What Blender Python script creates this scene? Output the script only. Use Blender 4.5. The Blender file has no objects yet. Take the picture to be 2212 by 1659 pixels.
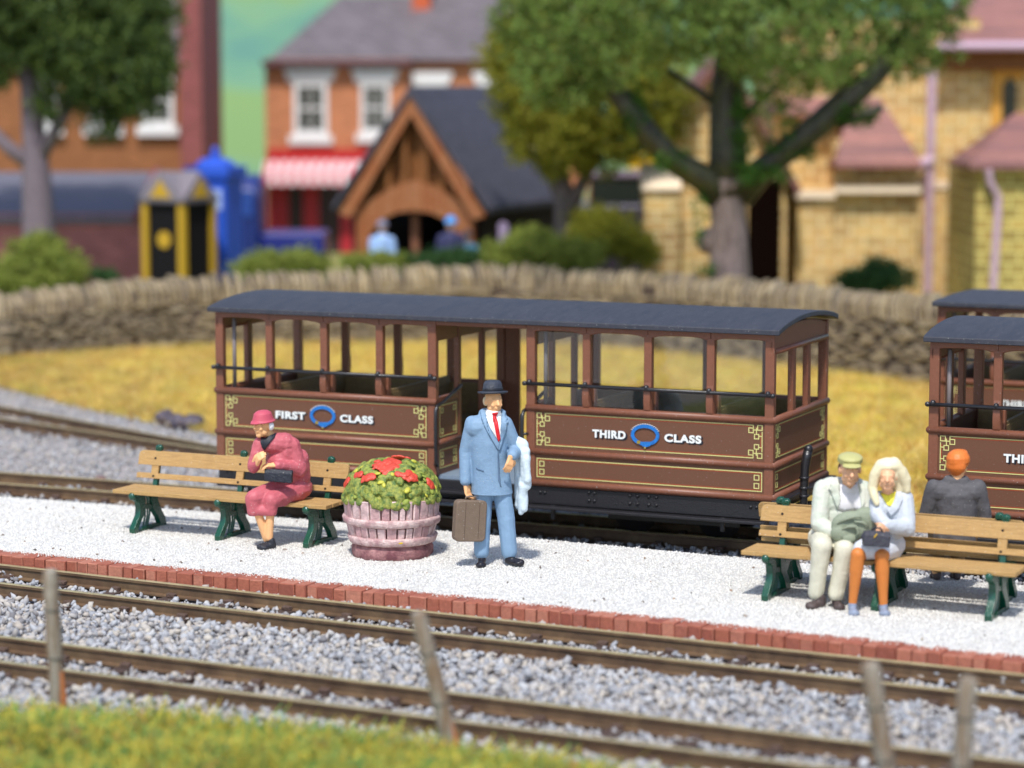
import bpy, bmesh, math, random
import numpy as np
from mathutils import Vector, Matrix, Euler
from mathutils.bvhtree import BVHTree
random.seed(7); rng = np.random.default_rng(7)
R = math.radians
C = bpy.context.scene
# ------------------------------------------------------------------ camera, world, sun, exposure
FPX, W0, H0, CAMZ = 5600.0, 2212.0, 1659.0, 4.5
CX, CY = W0/2, H0/2
TH = math.atan(660/FPX)
cam = bpy.data.cameras.new('camera'); camo = bpy.data.objects.new('camera', cam); C.collection.objects.link(camo)
camo.location = (0, 0, CAMZ); camo.rotation_euler = (R(90)-TH, 0, 0)
cam.sensor_width = 36; cam.lens = FPX/W0*36; cam.clip_end = 1500; cam.clip_start = .5
cam.dof.use_dof = True; cam.dof.focus_distance = 24.2; cam.dof.aperture_fstop = cam.lens/1000/.20; cam.dof.aperture_blades = 0
C.camera = camo
SUN_EL, SAZ = 57, (-.16, -.98)
wd = bpy.data.worlds.new('World'); C.world = wd; wd.use_nodes = True
nt = wd.node_tree; bg = nt.nodes['Background']; sky = nt.nodes.new('ShaderNodeTexSky'); sky.sky_type = 'NISHITA'; sky.sun_disc = False
sky.sun_elevation = R(SUN_EL); sky.sun_rotation = math.atan2(SAZ[0], SAZ[1]); nt.links.new(sky.outputs[0], bg.inputs[0]); bg.inputs[1].default_value = .15
sl = bpy.data.lights.new('sun', 'SUN'); sl.energy = 3.0; sl.angle = R(4.0); sl.color = (1, .965, .92)
so = bpy.data.objects.new('sun', sl); C.collection.objects.link(so)
sv = Vector((SAZ[0], SAZ[1], math.tan(R(SUN_EL)))).normalized(); so.rotation_euler = sv.to_track_quat('Z', 'Y').to_euler(); so.location = (0, 0, 30)
C.view_settings.view_transform = 'Standard'; C.view_settings.look = 'None'; C.view_settings.gamma = 1; C.view_settings.use_curve_mapping = False
C.view_settings.exposure = 0.46
C.cycles.use_denoising = True; C.cycles.max_bounces = 6; C.cycles.transparent_max_bounces = 12
# ------------------------------------------------------------------ surveying helpers: photo point -> place on the ground
def ray(px, py):
    a, b = (px-CX)/FPX, (CY-py)/FPX
    return Vector((a, math.cos(TH)+b*math.sin(TH), -math.sin(TH)+b*math.cos(TH)))
def G(px, py, z=0.):
    d = ray(px, py); t = (z-CAMZ)/d.z
    return Vector((d.x*t, d.y*t, z))
def P(px, py, Y):
    d = ray(px, py); t = Y/d.y
    return Vector((d.x*t, Y, CAMZ+d.z*t))
def gline(pts, z=0., deg=2):
    q = [G(x, y, z) for x, y in pts]
    co = np.polyfit([v.x for v in q], [v.y for v in q], deg)
    x0, x1 = q[0].x, q[-1].x; s0 = np.polyval(np.polyder(co), x0); s1 = np.polyval(np.polyder(co), x1); y0 = np.polyval(co, x0); y1 = np.polyval(co, x1)
    def f(x):
        x = np.asarray(x, float)
        return np.where(x < x0, y0+(x-x0)*s0, np.where(x > x1, y1+(x-x1)*s1, np.polyval(co, x)))
    return f
# ------------------------------------------------------------------ object helpers
def link(o, parent=None):
    C.collection.objects.link(o)
    if parent is not None: o.parent = parent
    return o
def tag(o, label=None, cat=None, group=None, kind=None):
    if label: o['label'] = label
    if cat: o['category'] = cat
    if group: o['group'] = group
    if kind: o['kind'] = kind
    return o
def empty(name, loc=(0,0,0), rz=0, parent=None):
    o = bpy.data.objects.new(name, None); o.location = loc; o.rotation_euler = (0, 0, rz); o.empty_display_size = .2
    return link(o, parent)
def npmesh(name, verts, faces, m, parent=None, smooth=False, loc=(0,0,0)):
    me = bpy.data.meshes.new(name); verts = np.asarray(verts, np.float32); faces = np.asarray(faces, np.int32)
    nf, k = faces.shape
    me.vertices.add(len(verts)); me.vertices.foreach_set('co', verts.ravel())
    me.loops.add(nf*k); me.loops.foreach_set('vertex_index', faces.ravel())
    me.polygons.add(nf); me.polygons.foreach_set('loop_start', np.arange(0, nf*k, k, dtype=np.int32)); me.polygons.foreach_set('loop_total', np.full(nf, k, np.int32))
    if smooth: me.polygons.foreach_set('use_smooth', np.ones(nf, bool))
    me.update(calc_edges=True); me.materials.append(m)
    o = bpy.data.objects.new(name, me); o.location = loc
    return link(o, parent)
class MB:
    def __init__(s): s.v = []; s.f = []
    def add(s, vs, fs, M=None):
        b = len(s.v)
        s.v += [tuple(M @ Vector(v)) if M is not None else tuple(v) for v in vs]
        s.f += [tuple(i+b for i in f) for f in fs]; return s
    def box(s, a, b, M=None, j=0):
        x0,y0,z0 = a; x1,y1,z1 = b
        vs = [(x0,y0,z0),(x1,y0,z0),(x1,y1,z0),(x0,y1,z0),(x0,y0,z1),(x1,y0,z1),(x1,y1,z1),(x0,y1,z1)]
        if j: vs = [tuple(c+random.uniform(-j, j) for c in v) for v in vs]
        return s.add(vs, [(0,3,2,1),(4,5,6,7),(0,1,5,4),(1,2,6,5),(2,3,7,6),(3,0,4,7)], M)
    def prism(s, poly, axis, a, b, M=None):
        # poly: list of 2-D points, extruded along axis ('x','y','z') from a to b
        def mk(p, t): return {'x': (t, p[0], p[1]), 'y': (p[0], t, p[1]), 'z': (p[0], p[1], t)}[axis]
        n = len(poly); vs = [mk(p, a) for p in poly]+[mk(p, b) for p in poly]
        fs = [tuple(range(n))[::-1], tuple(range(n, 2*n))]+[(i, (i+1)%n, n+(i+1)%n, n+i) for i in range(n)]
        return s.add(vs, fs, M)
    def tube(s, pts, r, seg=8, M=None):
        pts = [Vector(p) for p in pts]; n = len(pts); rs = r if isinstance(r, (list, tuple)) else [r]*n
        vs = []; fs = []; prev = None
        for i, p in enumerate(pts):
            t = (pts[min(i+1, n-1)]-pts[max(i-1, 0)]).normalized()
            if prev is None: a = t.orthogonal().normalized()
            else: a = (prev-t*prev.dot(t)).normalized()
            prev = a; b = t.cross(a)
            vs += [p+(a*math.cos(2*math.pi*k/seg)+b*math.sin(2*math.pi*k/seg))*rs[i] for k in range(seg)]
        for i in range(n-1):
            for k in range(seg):
                fs.append((i*seg+k, i*seg+(k+1)%seg, (i+1)*seg+(k+1)%seg, (i+1)*seg+k))
        fs.append(tuple(range(seg))[::-1]); fs.append(tuple(range((n-1)*seg, n*seg)))
        return s.add(vs, fs, M)
    def lathe(s, prof, seg=32, M=None):
        vs = []; fs = []; n = len(prof)
        for r, z in prof: vs += [(r*math.cos(2*math.pi*k/seg), r*math.sin(2*math.pi*k/seg), z) for k in range(seg)]
        for i in range(n-1):
            for k in range(seg): fs.append((i*seg+k, i*seg+(k+1)%seg, (i+1)*seg+(k+1)%seg, (i+1)*seg+k))
        fs.append(tuple(range(seg))[::-1]); fs.append(tuple(range((n-1)*seg, n*seg)))
        return s.add(vs, fs, M)
    def ell(s, c, r, seg=14, M=None, rot=None):
        Mx = Matrix.Translation(c) @ (rot.to_matrix().to_4x4() if rot is not None else Matrix()) @ Matrix.Diagonal((r[0], r[1], r[2], 1))
        if M is not None: Mx = M @ Mx
        n = seg//2; vs = [(0,0,-1)]; fs = []
        for i in range(1, n):
            a = -math.pi/2+math.pi*i/n
            vs += [(math.cos(a)*math.cos(2*math.pi*k/seg), math.cos(a)*math.sin(2*math.pi*k/seg), math.sin(a)) for k in range(seg)]
        vs.append((0,0,1)); L = len(vs)-1
        for k in range(seg):
            k2 = (k+1)%seg; fs.append((0, 1+k2, 1+k)); fs.append((L, 1+(n-2)*seg+k, 1+(n-2)*seg+k2))
            for i in range(n-2): fs.append((1+i*seg+k, 1+i*seg+k2, 1+(i+1)*seg+k2, 1+(i+1)*seg+k))
        return s.add(vs, fs, Mx)
    def cap(s, p0, r0, p1, r1, seg=12):
        p0 = Vector(p0); p1 = Vector(p1); d = p1-p0; L = d.length
        if L < 1e-5: return s.ell(p0, (r0,)*3)
        q = d.to_track_quat('Z', 'Y'); prof = []
        for i in range(1, 5): a = -math.pi/2+i*math.pi/8; prof.append((r0*math.cos(a), r0*math.sin(a)))
        for i in range(4): a = i*math.pi/8; prof.append((r1*math.cos(a), L+r1*math.sin(a)))
        return s.lathe(prof, seg, Matrix.Translation(p0) @ q.to_matrix().to_4x4())
    def sweep(s, path, prof, zf=None):
        # path: list of (x, y); prof: closed list of (offset to the far side, z)
        n = len(path); k = len(prof); vs = []
        for i, p in enumerate(path):
            a = path[max(i-1, 0)]; b = path[min(i+1, n-1)]; tx, ty = b[0]-a[0], b[1]-a[1]; l = math.hypot(tx, ty); nx, ny = -ty/l, tx/l
            dz = zf(p) if zf else 0
            vs += [(p[0]+nx*o, p[1]+ny*o, z+dz) for o, z in prof]
        fs = [(i*k+j, i*k+(j+1)%k, (i+1)*k+(j+1)%k, (i+1)*k+j) for i in range(n-1) for j in range(k)]
        fs += [tuple(range(k))[::-1], tuple(range((n-1)*k, n*k))]
        return s.add(vs, fs)
    def loft(s, rings, seg=24):
        # rings: (cx, cy, cz, rx, ry) from top to bottom
        vs = []; fs = []; n = len(rings)
        for cx, cy, cz, rx, ry in rings: vs += [(cx+rx*math.cos(2*math.pi*k/seg), cy+ry*math.sin(2*math.pi*k/seg), cz) for k in range(seg)]
        for i in range(n-1):
            for k in range(seg): fs.append((i*seg+k, (i+1)*seg+k, (i+1)*seg+(k+1)%seg, i*seg+(k+1)%seg))
        fs.append(tuple(range(seg))); fs.append(tuple(range((n-1)*seg, n*seg))[::-1])
        return s.add(vs, fs)
    def build(s, name, m, parent=None, bevel=0, smooth=False, loc=(0,0,0), seg=2):
        me = bpy.data.meshes.new(name); me.from_pydata(s.v, [], s.f)
        bm = bmesh.new(); bm.from_mesh(me); bmesh.ops.recalc_face_normals(bm, faces=bm.faces); bm.to_mesh(me); bm.free()
        me.materials.append(m); o = bpy.data.objects.new(name, me); o.location = loc; link(o, parent)
        if smooth or bevel:
            me.polygons.foreach_set('use_smooth', np.ones(len(me.polygons), bool))
        if bevel:
            b = o.modifiers.new('bevel', 'BEVEL'); b.width = bevel; b.segments = seg; b.limit_method = 'ANGLE'; b.angle_limit = R(35); b.harden_normals = True
        return o
def bake(o):
    dg = bpy.context.evaluated_depsgraph_get(); ev = o.evaluated_get(dg)
    me = bpy.data.meshes.new_from_object(ev); o.modifiers.clear(); old = o.data; o.data = me
    if isinstance(old, bpy.types.Mesh): bpy.data.meshes.remove(old)
    return o
def blob(mb, name, m, parent=None, vox=.009, it=4, loc=(0,0,0), cut=None):
    """one continuous surface from overlapping volumes"""
    o = mb.build(name, m, parent, loc=loc)
    r = o.modifiers.new('r', 'REMESH'); r.mode = 'VOXEL'; r.voxel_size = vox; r.use_smooth_shade = True
    if it: s = o.modifiers.new('s', 'SMOOTH'); s.factor = .5; s.iterations = it
    bake(o); me = o.data
    if cut:
        bm = bmesh.new(); bm.from_mesh(me)
        for co, no in cut:
            g = bmesh.ops.bisect_plane(bm, geom=bm.verts[:]+bm.edges[:]+bm.faces[:], plane_co=co, plane_no=no, clear_outer=True)
            ed = [e for e in g['geom_cut'] if isinstance(e, bmesh.types.BMEdge)]
            try: bmesh.ops.edgeloop_fill(bm, edges=ed)
            except Exception: pass
        bm.to_mesh(me); bm.free()
    me.polygons.foreach_set('use_smooth', np.ones(len(me.polygons), bool))
    if not me.materials: me.materials.append(m)
    return o
def decal(name, poly, targets, m, parent, off=.003, thick=.006, d=(0,1,0), y0=-1., org=(0,0,0), xdir=(1,0,0), cuts=3):
    """a thin raised piece (lapel, shirt front, badge) laid on a surface: poly in (x,z) cast along d"""
    d = Vector(d).normalized(); xd = Vector(xdir).normalized(); org = Vector(org)
    vs = []; fs = []
    for t in targets:
        b = len(vs); vs += [v.co.copy() for v in t.data.vertices]; fs += [tuple(i+b for i in p.vertices) for p in t.data.polygons]
    bvh = BVHTree.FromPolygons(vs, fs)
    bm = bmesh.new(); vv = [bm.verts.new((x, 0, z)) for x, z in poly]; bm.faces.new(vv)
    bmesh.ops.triangulate(bm, faces=bm.faces[:])
    for _ in range(cuts):
        long = [e for e in bm.edges if e.calc_length() > .02]
        if long: bmesh.ops.subdivide_edges(bm, edges=long, cuts=1); bmesh.ops.triangulate(bm, faces=bm.faces[:])
    last = None
    for v in bm.verts:
        p = org+xd*v.co.x+Vector((0,0,1))*v.co.z+d*y0
        hit = bvh.ray_cast(p, d)
        if hit[0] is not None: v.co = hit[0]-d*off; last = v.co.copy(); v.tag = True
        else: v.co = p; v.tag = False
    bad = [v for v in bm.verts if not v.tag]
    bmesh.ops.delete(bm, geom=bad, context='VERTS')
    me = bpy.data.meshes.new(name); bmesh.ops.recalc_face_normals(bm, faces=bm.faces); bm.to_mesh(me); bm.free(); me.materials.append(m)
    me.polygons.foreach_set('use_smooth', np.ones(len(me.polygons), bool))
    o = link(bpy.data.objects.new(name, me), parent); s = o.modifiers.new('s', 'SOLIDIFY'); s.thickness = thick; s.offset = 0
    return o
def copy_tree(o, parent=None):
    c = o.copy(); C.collection.objects.link(c)
    if parent is not None: c.parent = parent; c.matrix_parent_inverse = o.matrix_parent_inverse
    for ch in list(o.children): copy_tree(ch, c)
    return c
# ------------------------------------------------------------------ materials
MATS = {}
def srgb(r, g, b):
    f = lambda c: ((c/255+.055)/1.055)**2.4 if c > 10 else c/255/12.92
    return (f(r), f(g), f(b))
def mat(name, col, rough=.6, var=0., vs=4., bump=0., bs=40., col2=None, island=None, spec=.4, brick=None, metal=0., trans=0., dust=0., streak=None, sub=0., patch=None):
    if name in MATS: return MATS[name]
    m = bpy.data.materials.new(name); m.use_nodes = True; n = m.node_tree.nodes; l = m.node_tree.links; b = n['Principled BSDF']
    b.inputs['Roughness'].default_value = rough; b.inputs['Specular IOR Level'].default_value = spec; b.inputs['Metallic'].default_value = metal
    tc = n.new('ShaderNodeTexCoord'); out = None
    def rgb(c):
        x = n.new('ShaderNodeRGB'); x.outputs[0].default_value = (*c, 1); return x.outputs[0]
    def mix(f, a, c, mode='MIX'):
        x = n.new('ShaderNodeMix'); x.data_type = 'RGBA'; x.blend_type = mode
        if isinstance(f, float): x.inputs[0].default_value = f
        else: l.new(f, x.inputs[0])
        l.new(a, x.inputs[6]); l.new(c, x.inputs[7]); return x.outputs[2]
    def noise(sc, det=4, vec=None, ro=.6):
        x = n.new('ShaderNodeTexNoise'); x.inputs['Scale'].default_value = sc; x.inputs['Detail'].default_value = det; x.inputs['Roughness'].default_value = ro
        l.new(vec or tc.outputs['Object'], x.inputs['Vector']); return x.outputs[0]
    def ramp(f, a=.35, c=.65):
        x = n.new('ShaderNodeMapRange'); x.inputs[1].default_value = a; x.inputs[2].default_value = c; l.new(f, x.inputs[0]); return x.outputs[0]
    base = rgb(col)
    if col2 is not None: base = mix(ramp(noise(vs)), base, rgb(col2))
    if var:
        x = n.new('ShaderNodeHueSaturation'); l.new(base, x.inputs['Color']); mr = n.new('ShaderNodeMapRange'); l.new(noise(vs*2.7, 6), mr.inputs[0]); mr.inputs[1].default_value = .3; mr.inputs[2].default_value = .7
        mr.inputs[3].default_value = 1-var; mr.inputs[4].default_value = 1+var; l.new(mr.outputs[0], x.inputs['Value']); base = x.outputs[0]
    if island is not None:
        g = n.new('ShaderNodeNewGeometry'); cr = n.new('ShaderNodeValToRGB'); e = cr.color_ramp.elements; cr.color_ramp.interpolation = 'LINEAR'
        for i, c in enumerate(island):
            p = i/(len(island)-1)
            if i < 2: e[i].position = p; e[i].color = (*c, 1)
            else: q = e.new(p); q.color = (*c, 1)
        e[1].position = 1/(len(island)-1); 
        if patch:
            ps, pw = patch; a1 = n.new('ShaderNodeMapRange'); l.new(noise(ps, 3, ro=.7), a1.inputs[0]); a1.inputs[1].default_value = .32; a1.inputs[2].default_value = .68; a2 = n.new('ShaderNodeMix'); a2.inputs[0].default_value = pw
            l.new(g.outputs['Random Per Island'], a2.inputs[2]); l.new(a1.outputs[0], a2.inputs[3]); l.new(a2.outputs[0], cr.inputs[0])
        else: l.new(g.outputs['Random Per Island'], cr.inputs[0])
        base = cr.outputs[0]
        if var:
            x = n.new('ShaderNodeHueSaturation'); l.new(base, x.inputs['Color']); mr = n.new('ShaderNodeMapRange'); l.new(noise(vs, 3), mr.inputs[0]); mr.inputs[1].default_value = .3; mr.inputs[2].default_value = .7
            mr.inputs[3].default_value = 1-var; mr.inputs[4].default_value = 1+var; l.new(mr.outputs[0], x.inputs['Value']); base = x.outputs[0]
    if brick is not None:
        bw, bh, mort, ms = brick
        sx = n.new('ShaderNodeSeparateXYZ'); l.new(tc.outputs['Object'], sx.inputs[0]); ad = n.new('ShaderNodeMath'); l.new(sx.outputs[0], ad.inputs[0]); l.new(sx.outputs[1], ad.inputs[1])
        cx = n.new('ShaderNodeCombineXYZ'); l.new(ad.outputs[0], cx.inputs[0]); l.new(sx.outputs[2], cx.inputs[1])
        bt = n.new('ShaderNodeTexBrick'); l.new(cx.outputs[0], bt.inputs['Vector']); bt.inputs['Scale'].default_value = 1; bt.inputs['Brick Width'].default_value = bw; bt.inputs['Row Height'].default_value = bh
        bt.inputs['Mortar Size'].default_value = ms; bt.inputs['Mortar Smooth'].default_value = .3
        bt.inputs['Color1'].default_value = (.8, .8, .8, 1); bt.inputs['Color2'].default_value = (1.15, 1.15, 1.15, 1); bt.inputs['Mortar'].default_value = (1, 1, 1, 1)
        base = mix(1., base, bt.outputs['Color'], 'MULTIPLY'); base = mix(bt.outputs['Fac'], base, rgb(mort))
    if streak is not None:
        mp = n.new('ShaderNodeMapping'); l.new(tc.outputs['Object'], mp.inputs[0]); mp.inputs['Scale'].default_value = streak[0]
        base = mix(ramp(noise(streak[1], 5, mp.outputs[0]), .45, .62), base, rgb(streak[2]))
    if dust:
        base = mix(ramp(noise(75, 1), .735, .76), base, rgb((dust, dust, dust*.93)))
    l.new(base, b.inputs['Base Color'])
    if bump:
        bp = n.new('ShaderNodeBump'); bp.inputs['Strength'].default_value = min(bump, 1); bp.inputs['Distance'].default_value = .02; l.new(noise(bs, 5), bp.inputs['Height']); l.new(bp.outputs[0], b.inputs['Normal'])
    if trans:
        tr = n.new('ShaderNodeBsdfTranslucent'); l.new(base, tr.inputs[0]); ms_ = n.new('ShaderNodeMixShader'); ms_.inputs[0].default_value = trans
        l.new(b.outputs[0], ms_.inputs[1]); l.new(tr.outputs[0], ms_.inputs[2]); l.new(ms_.outputs[0], n['Material Output'].inputs[0])
    if sub: b.inputs['Subsurface Weight'].default_value = sub; b.inputs['Subsurface Radius'].default_value = (.03, .015, .01)
    MATS[name] = m; return m
def glass(name='clear pane', gl=.06, tint=(.93, .95, .95)):
    if name in MATS: return MATS[name]
    m = bpy.data.materials.new(name); m.use_nodes = True; n = m.node_tree.nodes; l = m.node_tree.links; n.remove(n['Principled BSDF'])
    t = n.new('ShaderNodeBsdfTransparent'); t.inputs[0].default_value = (*tint, 1); g = n.new('ShaderNodeBsdfGlossy'); g.inputs['Roughness'].default_value = .03
    x = n.new('ShaderNodeMixShader'); x.inputs[0].default_value = gl; l.new(t.outputs[0], x.inputs[1]); l.new(g.outputs[0], x.inputs[2]); l.new(x.outputs[0], n['Material Output'].inputs[0])
    MATS[name] = m; return m
# ------------------------------------------------------------------ scatter helpers
ICO_V = None
def ico():
    global ICO_V, ICO_F
    if ICO_V is None:
        bm = bmesh.new(); bmesh.ops.create_icosphere(bm, subdivisions=1, radius=1); ICO_V = np.array([v.co[:] for v in bm.verts]); ICO_F = np.array([[v.index for v in f.verts] for f in bm.faces]); bm.free()
    return ICO_V, ICO_F
def rotm(n):
    q = rng.normal(size=(n, 4)); q /= np.linalg.norm(q, axis=1)[:, None]; w, x, y, z = q.T
    return np.stack([np.stack([1-2*(y*y+z*z), 2*(x*y-z*w), 2*(x*z+y*w)], -1), np.stack([2*(x*y+z*w), 1-2*(x*x+z*z), 2*(y*z-x*w)], -1), np.stack([2*(x*z-y*w), 2*(y*z+x*w), 1-2*(x*x+y*y)], -1)], 1)
def stones(name, pts, sizes, m, aspect=(1., .75, .55), jit=.28, parent=None, octa=False):
    if octa:
        V0 = np.array([(1,0,0),(-1,0,0),(0,1,0),(0,-1,0),(0,0,1),(0,0,-1)], float); F0 = np.array([(0,2,4),(2,1,4),(1,3,4),(3,0,4),(2,0,5),(1,2,5),(3,1,5),(0,3,5)])
    else: V0, F0 = ico()
    n = len(pts); nv = len(V0)
    v = V0[None]*(1+rng.uniform(-jit, jit, (n, nv, 1)))
    v = v*np.array(aspect)[None, None]*(1+rng.uniform(-.2, .2, (n, 1, 3)))
    v = np.einsum('nij,nkj->nki', rotm(n), v)*sizes[:, None, None]+pts[:, None]
    f = F0[None]+(np.arange(n)*nv)[:, None, None]
    return npmesh(name, v.reshape(-1, 3), f.reshape(-1, 3), m, parent)
def blades(name, pts, h, w, m, lean=.4, parent=None, bend=True):
    n = len(pts); a = rng.uniform(0, 2*np.pi, n); la = rng.uniform(0, 2*np.pi, n); hh = h*rng.uniform(.5, 1.2, n); ln = lean*rng.uniform(0, 1, n)*hh
    s = np.stack([np.cos(a), np.sin(a), np.zeros(n)], -1)*(w/2); d = np.stack([np.cos(la)*ln, np.sin(la)*ln, np.zeros(n)], -1); up = np.zeros((n, 3)); up[:, 2] = hh
    if bend:
        v = np.stack([pts-s, pts+s, pts+s*.8+d*.3+up*.55, pts-s*.8+d*.3+up*.55, pts+s*.15+d*1.2+up*.95, pts-s*.15+d*1.2+up*.95], 1)
        f = np.array([(0,1,2,3),(3,2,4,5)])[None]+(np.arange(n)*6)[:, None, None]; return npmesh(name, v.reshape(-1, 3), f.reshape(-1, 4), m, parent)
    v = np.stack([pts-s, pts+s, pts+d+up], 1); return npmesh(name, v.reshape(-1, 3), np.arange(3*n).reshape(-1, 3), m, parent)
def leaves(name, lobes, n, size, m, parent=None, shell=.55, clump=0):
    """leaf-sized faces spread in uneven clumps through a crown made of lobes (centre, radii)"""
    vol = np.array([l[1][0]*l[1][1]*l[1][2] for l in lobes])**.75; cnt = (vol/vol.sum()*n).astype(int); P_ = []
    for (c, r), k in zip(lobes, cnt):
        nc = max(12, k//28); d = rng.normal(size=(nc, 3)); d /= np.linalg.norm(d, axis=1)[:, None]; rad = shell+(1.06-shell)*rng.uniform(0, 1, nc)**.7
        cc = d*rad[:, None]*(1+.12*np.sin(d[:, :1]*7+d[:, 1:2]*5+d[:, 2:]*6)); idx = rng.integers(0, nc, k)
        rr = np.array(r); p = cc[idx]*rr+rng.normal(size=(k, 3))*(clump or size*1.6)+np.array(c); P_.append(p)
    p = np.concatenate(P_); n = len(p); a = rng.normal(size=(n, 3)); a /= np.linalg.norm(a, axis=1)[:, None]; b = np.cross(a, rng.normal(size=(n, 3))); b /= np.linalg.norm(b, axis=1)[:, None]
    s = size*rng.uniform(.5, 1.2, (n, 1)); v = np.stack([p-a*s, p-b*s*.6, p+a*s, p+b*s*.6], 1)
    return npmesh(name, v.reshape(-1, 3), np.arange(4*n).reshape(-1, 4), m, parent)
# ================================================================== THE GROUND AND THE LINE
BAL = -.20; RT = -.065
front = gline([(0,1199),(152,1215),(305,1230),(457,1245),(610,1260),(749,1274),(894,1289),(1030,1304),(1199,1323),(1368,1341),(1440,1349),(1614,1368),(1789,1386),(1963,1405),(2212,1433)])
back = gline([(0,1073),(290,1095),(600,1118),(939,1144),(1134,1158),(1267,1176),(1578,1207),(1970,1240),(2212,1263)])
railAF = gline([(0,1221),(135,1233),(339,1254),(542,1279),(691,1298),(860,1313),(1030,1333),(1199,1352),(1440,1377),(1649,1398),(1859,1419),(2033,1438),(2212,1457)], RT)
railAN = gline([(0,1260),(152,1276),(339,1294),(508,1316),(691,1342),(860,1358),(1030,1379),(1199,1397),(1440,1420),(1649,1442),(1841,1466),(2212,1510)], RT)
railBF = gline([(0,1377),(152,1391),(305,1411),(474,1431),(691,1460),(894,1485),(1030,1504),(1233,1528),(1440,1554),(1719,1585),(1894,1607),(2212,1646)], RT)
railBN = gline([(0,1430),(152,1447),(339,1470),(508,1494),(691,1518),(894,1543),(1030,1563),(1233,1587),(1440,1616),(1684,1642)], RT)
grassN = gline([(0,1568),(350,1592),(700,1625),(1050,1668),(1440,1730),(1800,1810)], -.15)
XL, XR = -9., 9.
XU = np.linspace(-10, 10, 81)

m_ground = mat('ballast bed', srgb(166,158,154), .95, var=.25, vs=6, bump=.8, bs=30)
mb = MB(); mb.add([(-400,-20,BAL-.02),(400,-20,BAL-.02),(400,700,BAL-.02),(-400,700,BAL-.02)], [(0,1,2,3)])
tag(mb.build('ground', m_ground), kind='structure')

# platform: rendered edge of bricks with a bed of crushed white stone
m_white = mat('white chippings bed', (.66,.64,.60), .95, var=.12, vs=30, bump=1., bs=90)
ys_f, ys_b = front(XU), back(XU)
mb = MB(); n = len(XU)
rows = []
for i in range(n):
    a = Vector((XU[i], ys_f[i]+.2, 0)); b = Vector((XU[i], ys_b[i], 0))
    for k in range(9): rows.append(tuple(a.lerp(b, k/8)))
    rows.append((XU[i], ys_b[i], BAL-.05))
fs = [(i*10+k, (i+1)*10+k, (i+1)*10+k+1, i*10+k+1) for i in range(n-1) for k in range(9)]
mb.add(rows, fs)
platform = tag(mb.build('platform', m_white), kind='structure')
N = 120000
px_ = rng.uniform(-6.6, 6.6, N); t_ = rng.uniform(0, 1, N); f0 = front(px_)+.2; b0 = back(px_)
pts = np.stack([px_, f0+(b0-f0)*t_, rng.uniform(-.006, .006, N)], 1)
m_chip = mat('white chippings', (.8,.78,.74), .8, patch=(1.5, .24), island=[(.34,.32,.29),(.58,.55,.50),(.74,.71,.66),(.79,.77,.72),(.82,.80,.75),(.80,.77,.69),(.68,.70,.68),(.62,.52,.42)], spec=.5)
o = stones('chippings', pts, rng.uniform(.006, .0135, N), m_chip, parent=platform, octa=True); o['kind'] = 'stuff'
N = 90; px_ = rng.uniform(-6., 5.5, N); t_ = rng.uniform(0.02, 1, N)**1.3; f0 = front(px_)+.2; pts = np.stack([px_, f0+(back(px_)-f0)*t_, np.full(N, .008)], 1)
o = stones('pebbles', pts, rng.uniform(.008, .022, N), mat('odd dark pebble', srgb(130,116,104), .85, island=[srgb(120,108,98), srgb(96,90,86), srgb(164,140,118), srgb(140,136,130)]), parent=platform, jit=.3); o['kind'] = 'stuff'
# stray chippings spilled over brick edge
N = 1500; px_ = rng.uniform(-6.5, 6.5, N); pts = np.stack([px_, front(px_)+.23-np.abs(rng.normal(0, .06, N)), np.full(N, .012)], 1)
m_brick = mat('red edging brick', srgb(150,70,48), .75, island=[srgb(150,84,64), srgb(166,98,76), srgb(138,74,58), srgb(178,116,94), srgb(158,90,70)], var=.15, vs=25, bump=.5, bs=60)
o = stones('stray_chippings', pts, rng.uniform(.005, .011, N), m_chip, parent=platform, octa=True); o['kind'] = 'stuff'
mb = MB(); x = XL+1
while x < XR-1:
    w = random.choice((.11,.115,.12,.12,.125,.135,.17)); y = float(front(x+w/2)); dy = float(front(x+w))-float(front(x)); a = math.atan2(dy, w)
    M = Matrix.Translation((x, float(front(x)), 0)) @ Matrix.Rotation(a+random.uniform(-.02,.02), 4, 'Z')
    jf = random.uniform(-.008, .01); mb.box((.004, jf, BAL-.03), (w*1.03-.004, .235, .006+random.uniform(-.006, .006)), M, j=.003); x += w*math.cos(a)
e = mb.build('brick_edging', m_brick, platform, bevel=.010, seg=1)
mb = MB(); pth = [(x, float(front(x))) for x in np.linspace(-9, 9, 60)]
mb.sweep(pth, [(.03, BAL-.05),(.03, -.02),(.22,-.02),(.22, BAL-.05)]); mb.build('mortar_bed', mat('red mortar', srgb(172,100,78), .9, var=.15, vs=20), platform)

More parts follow.
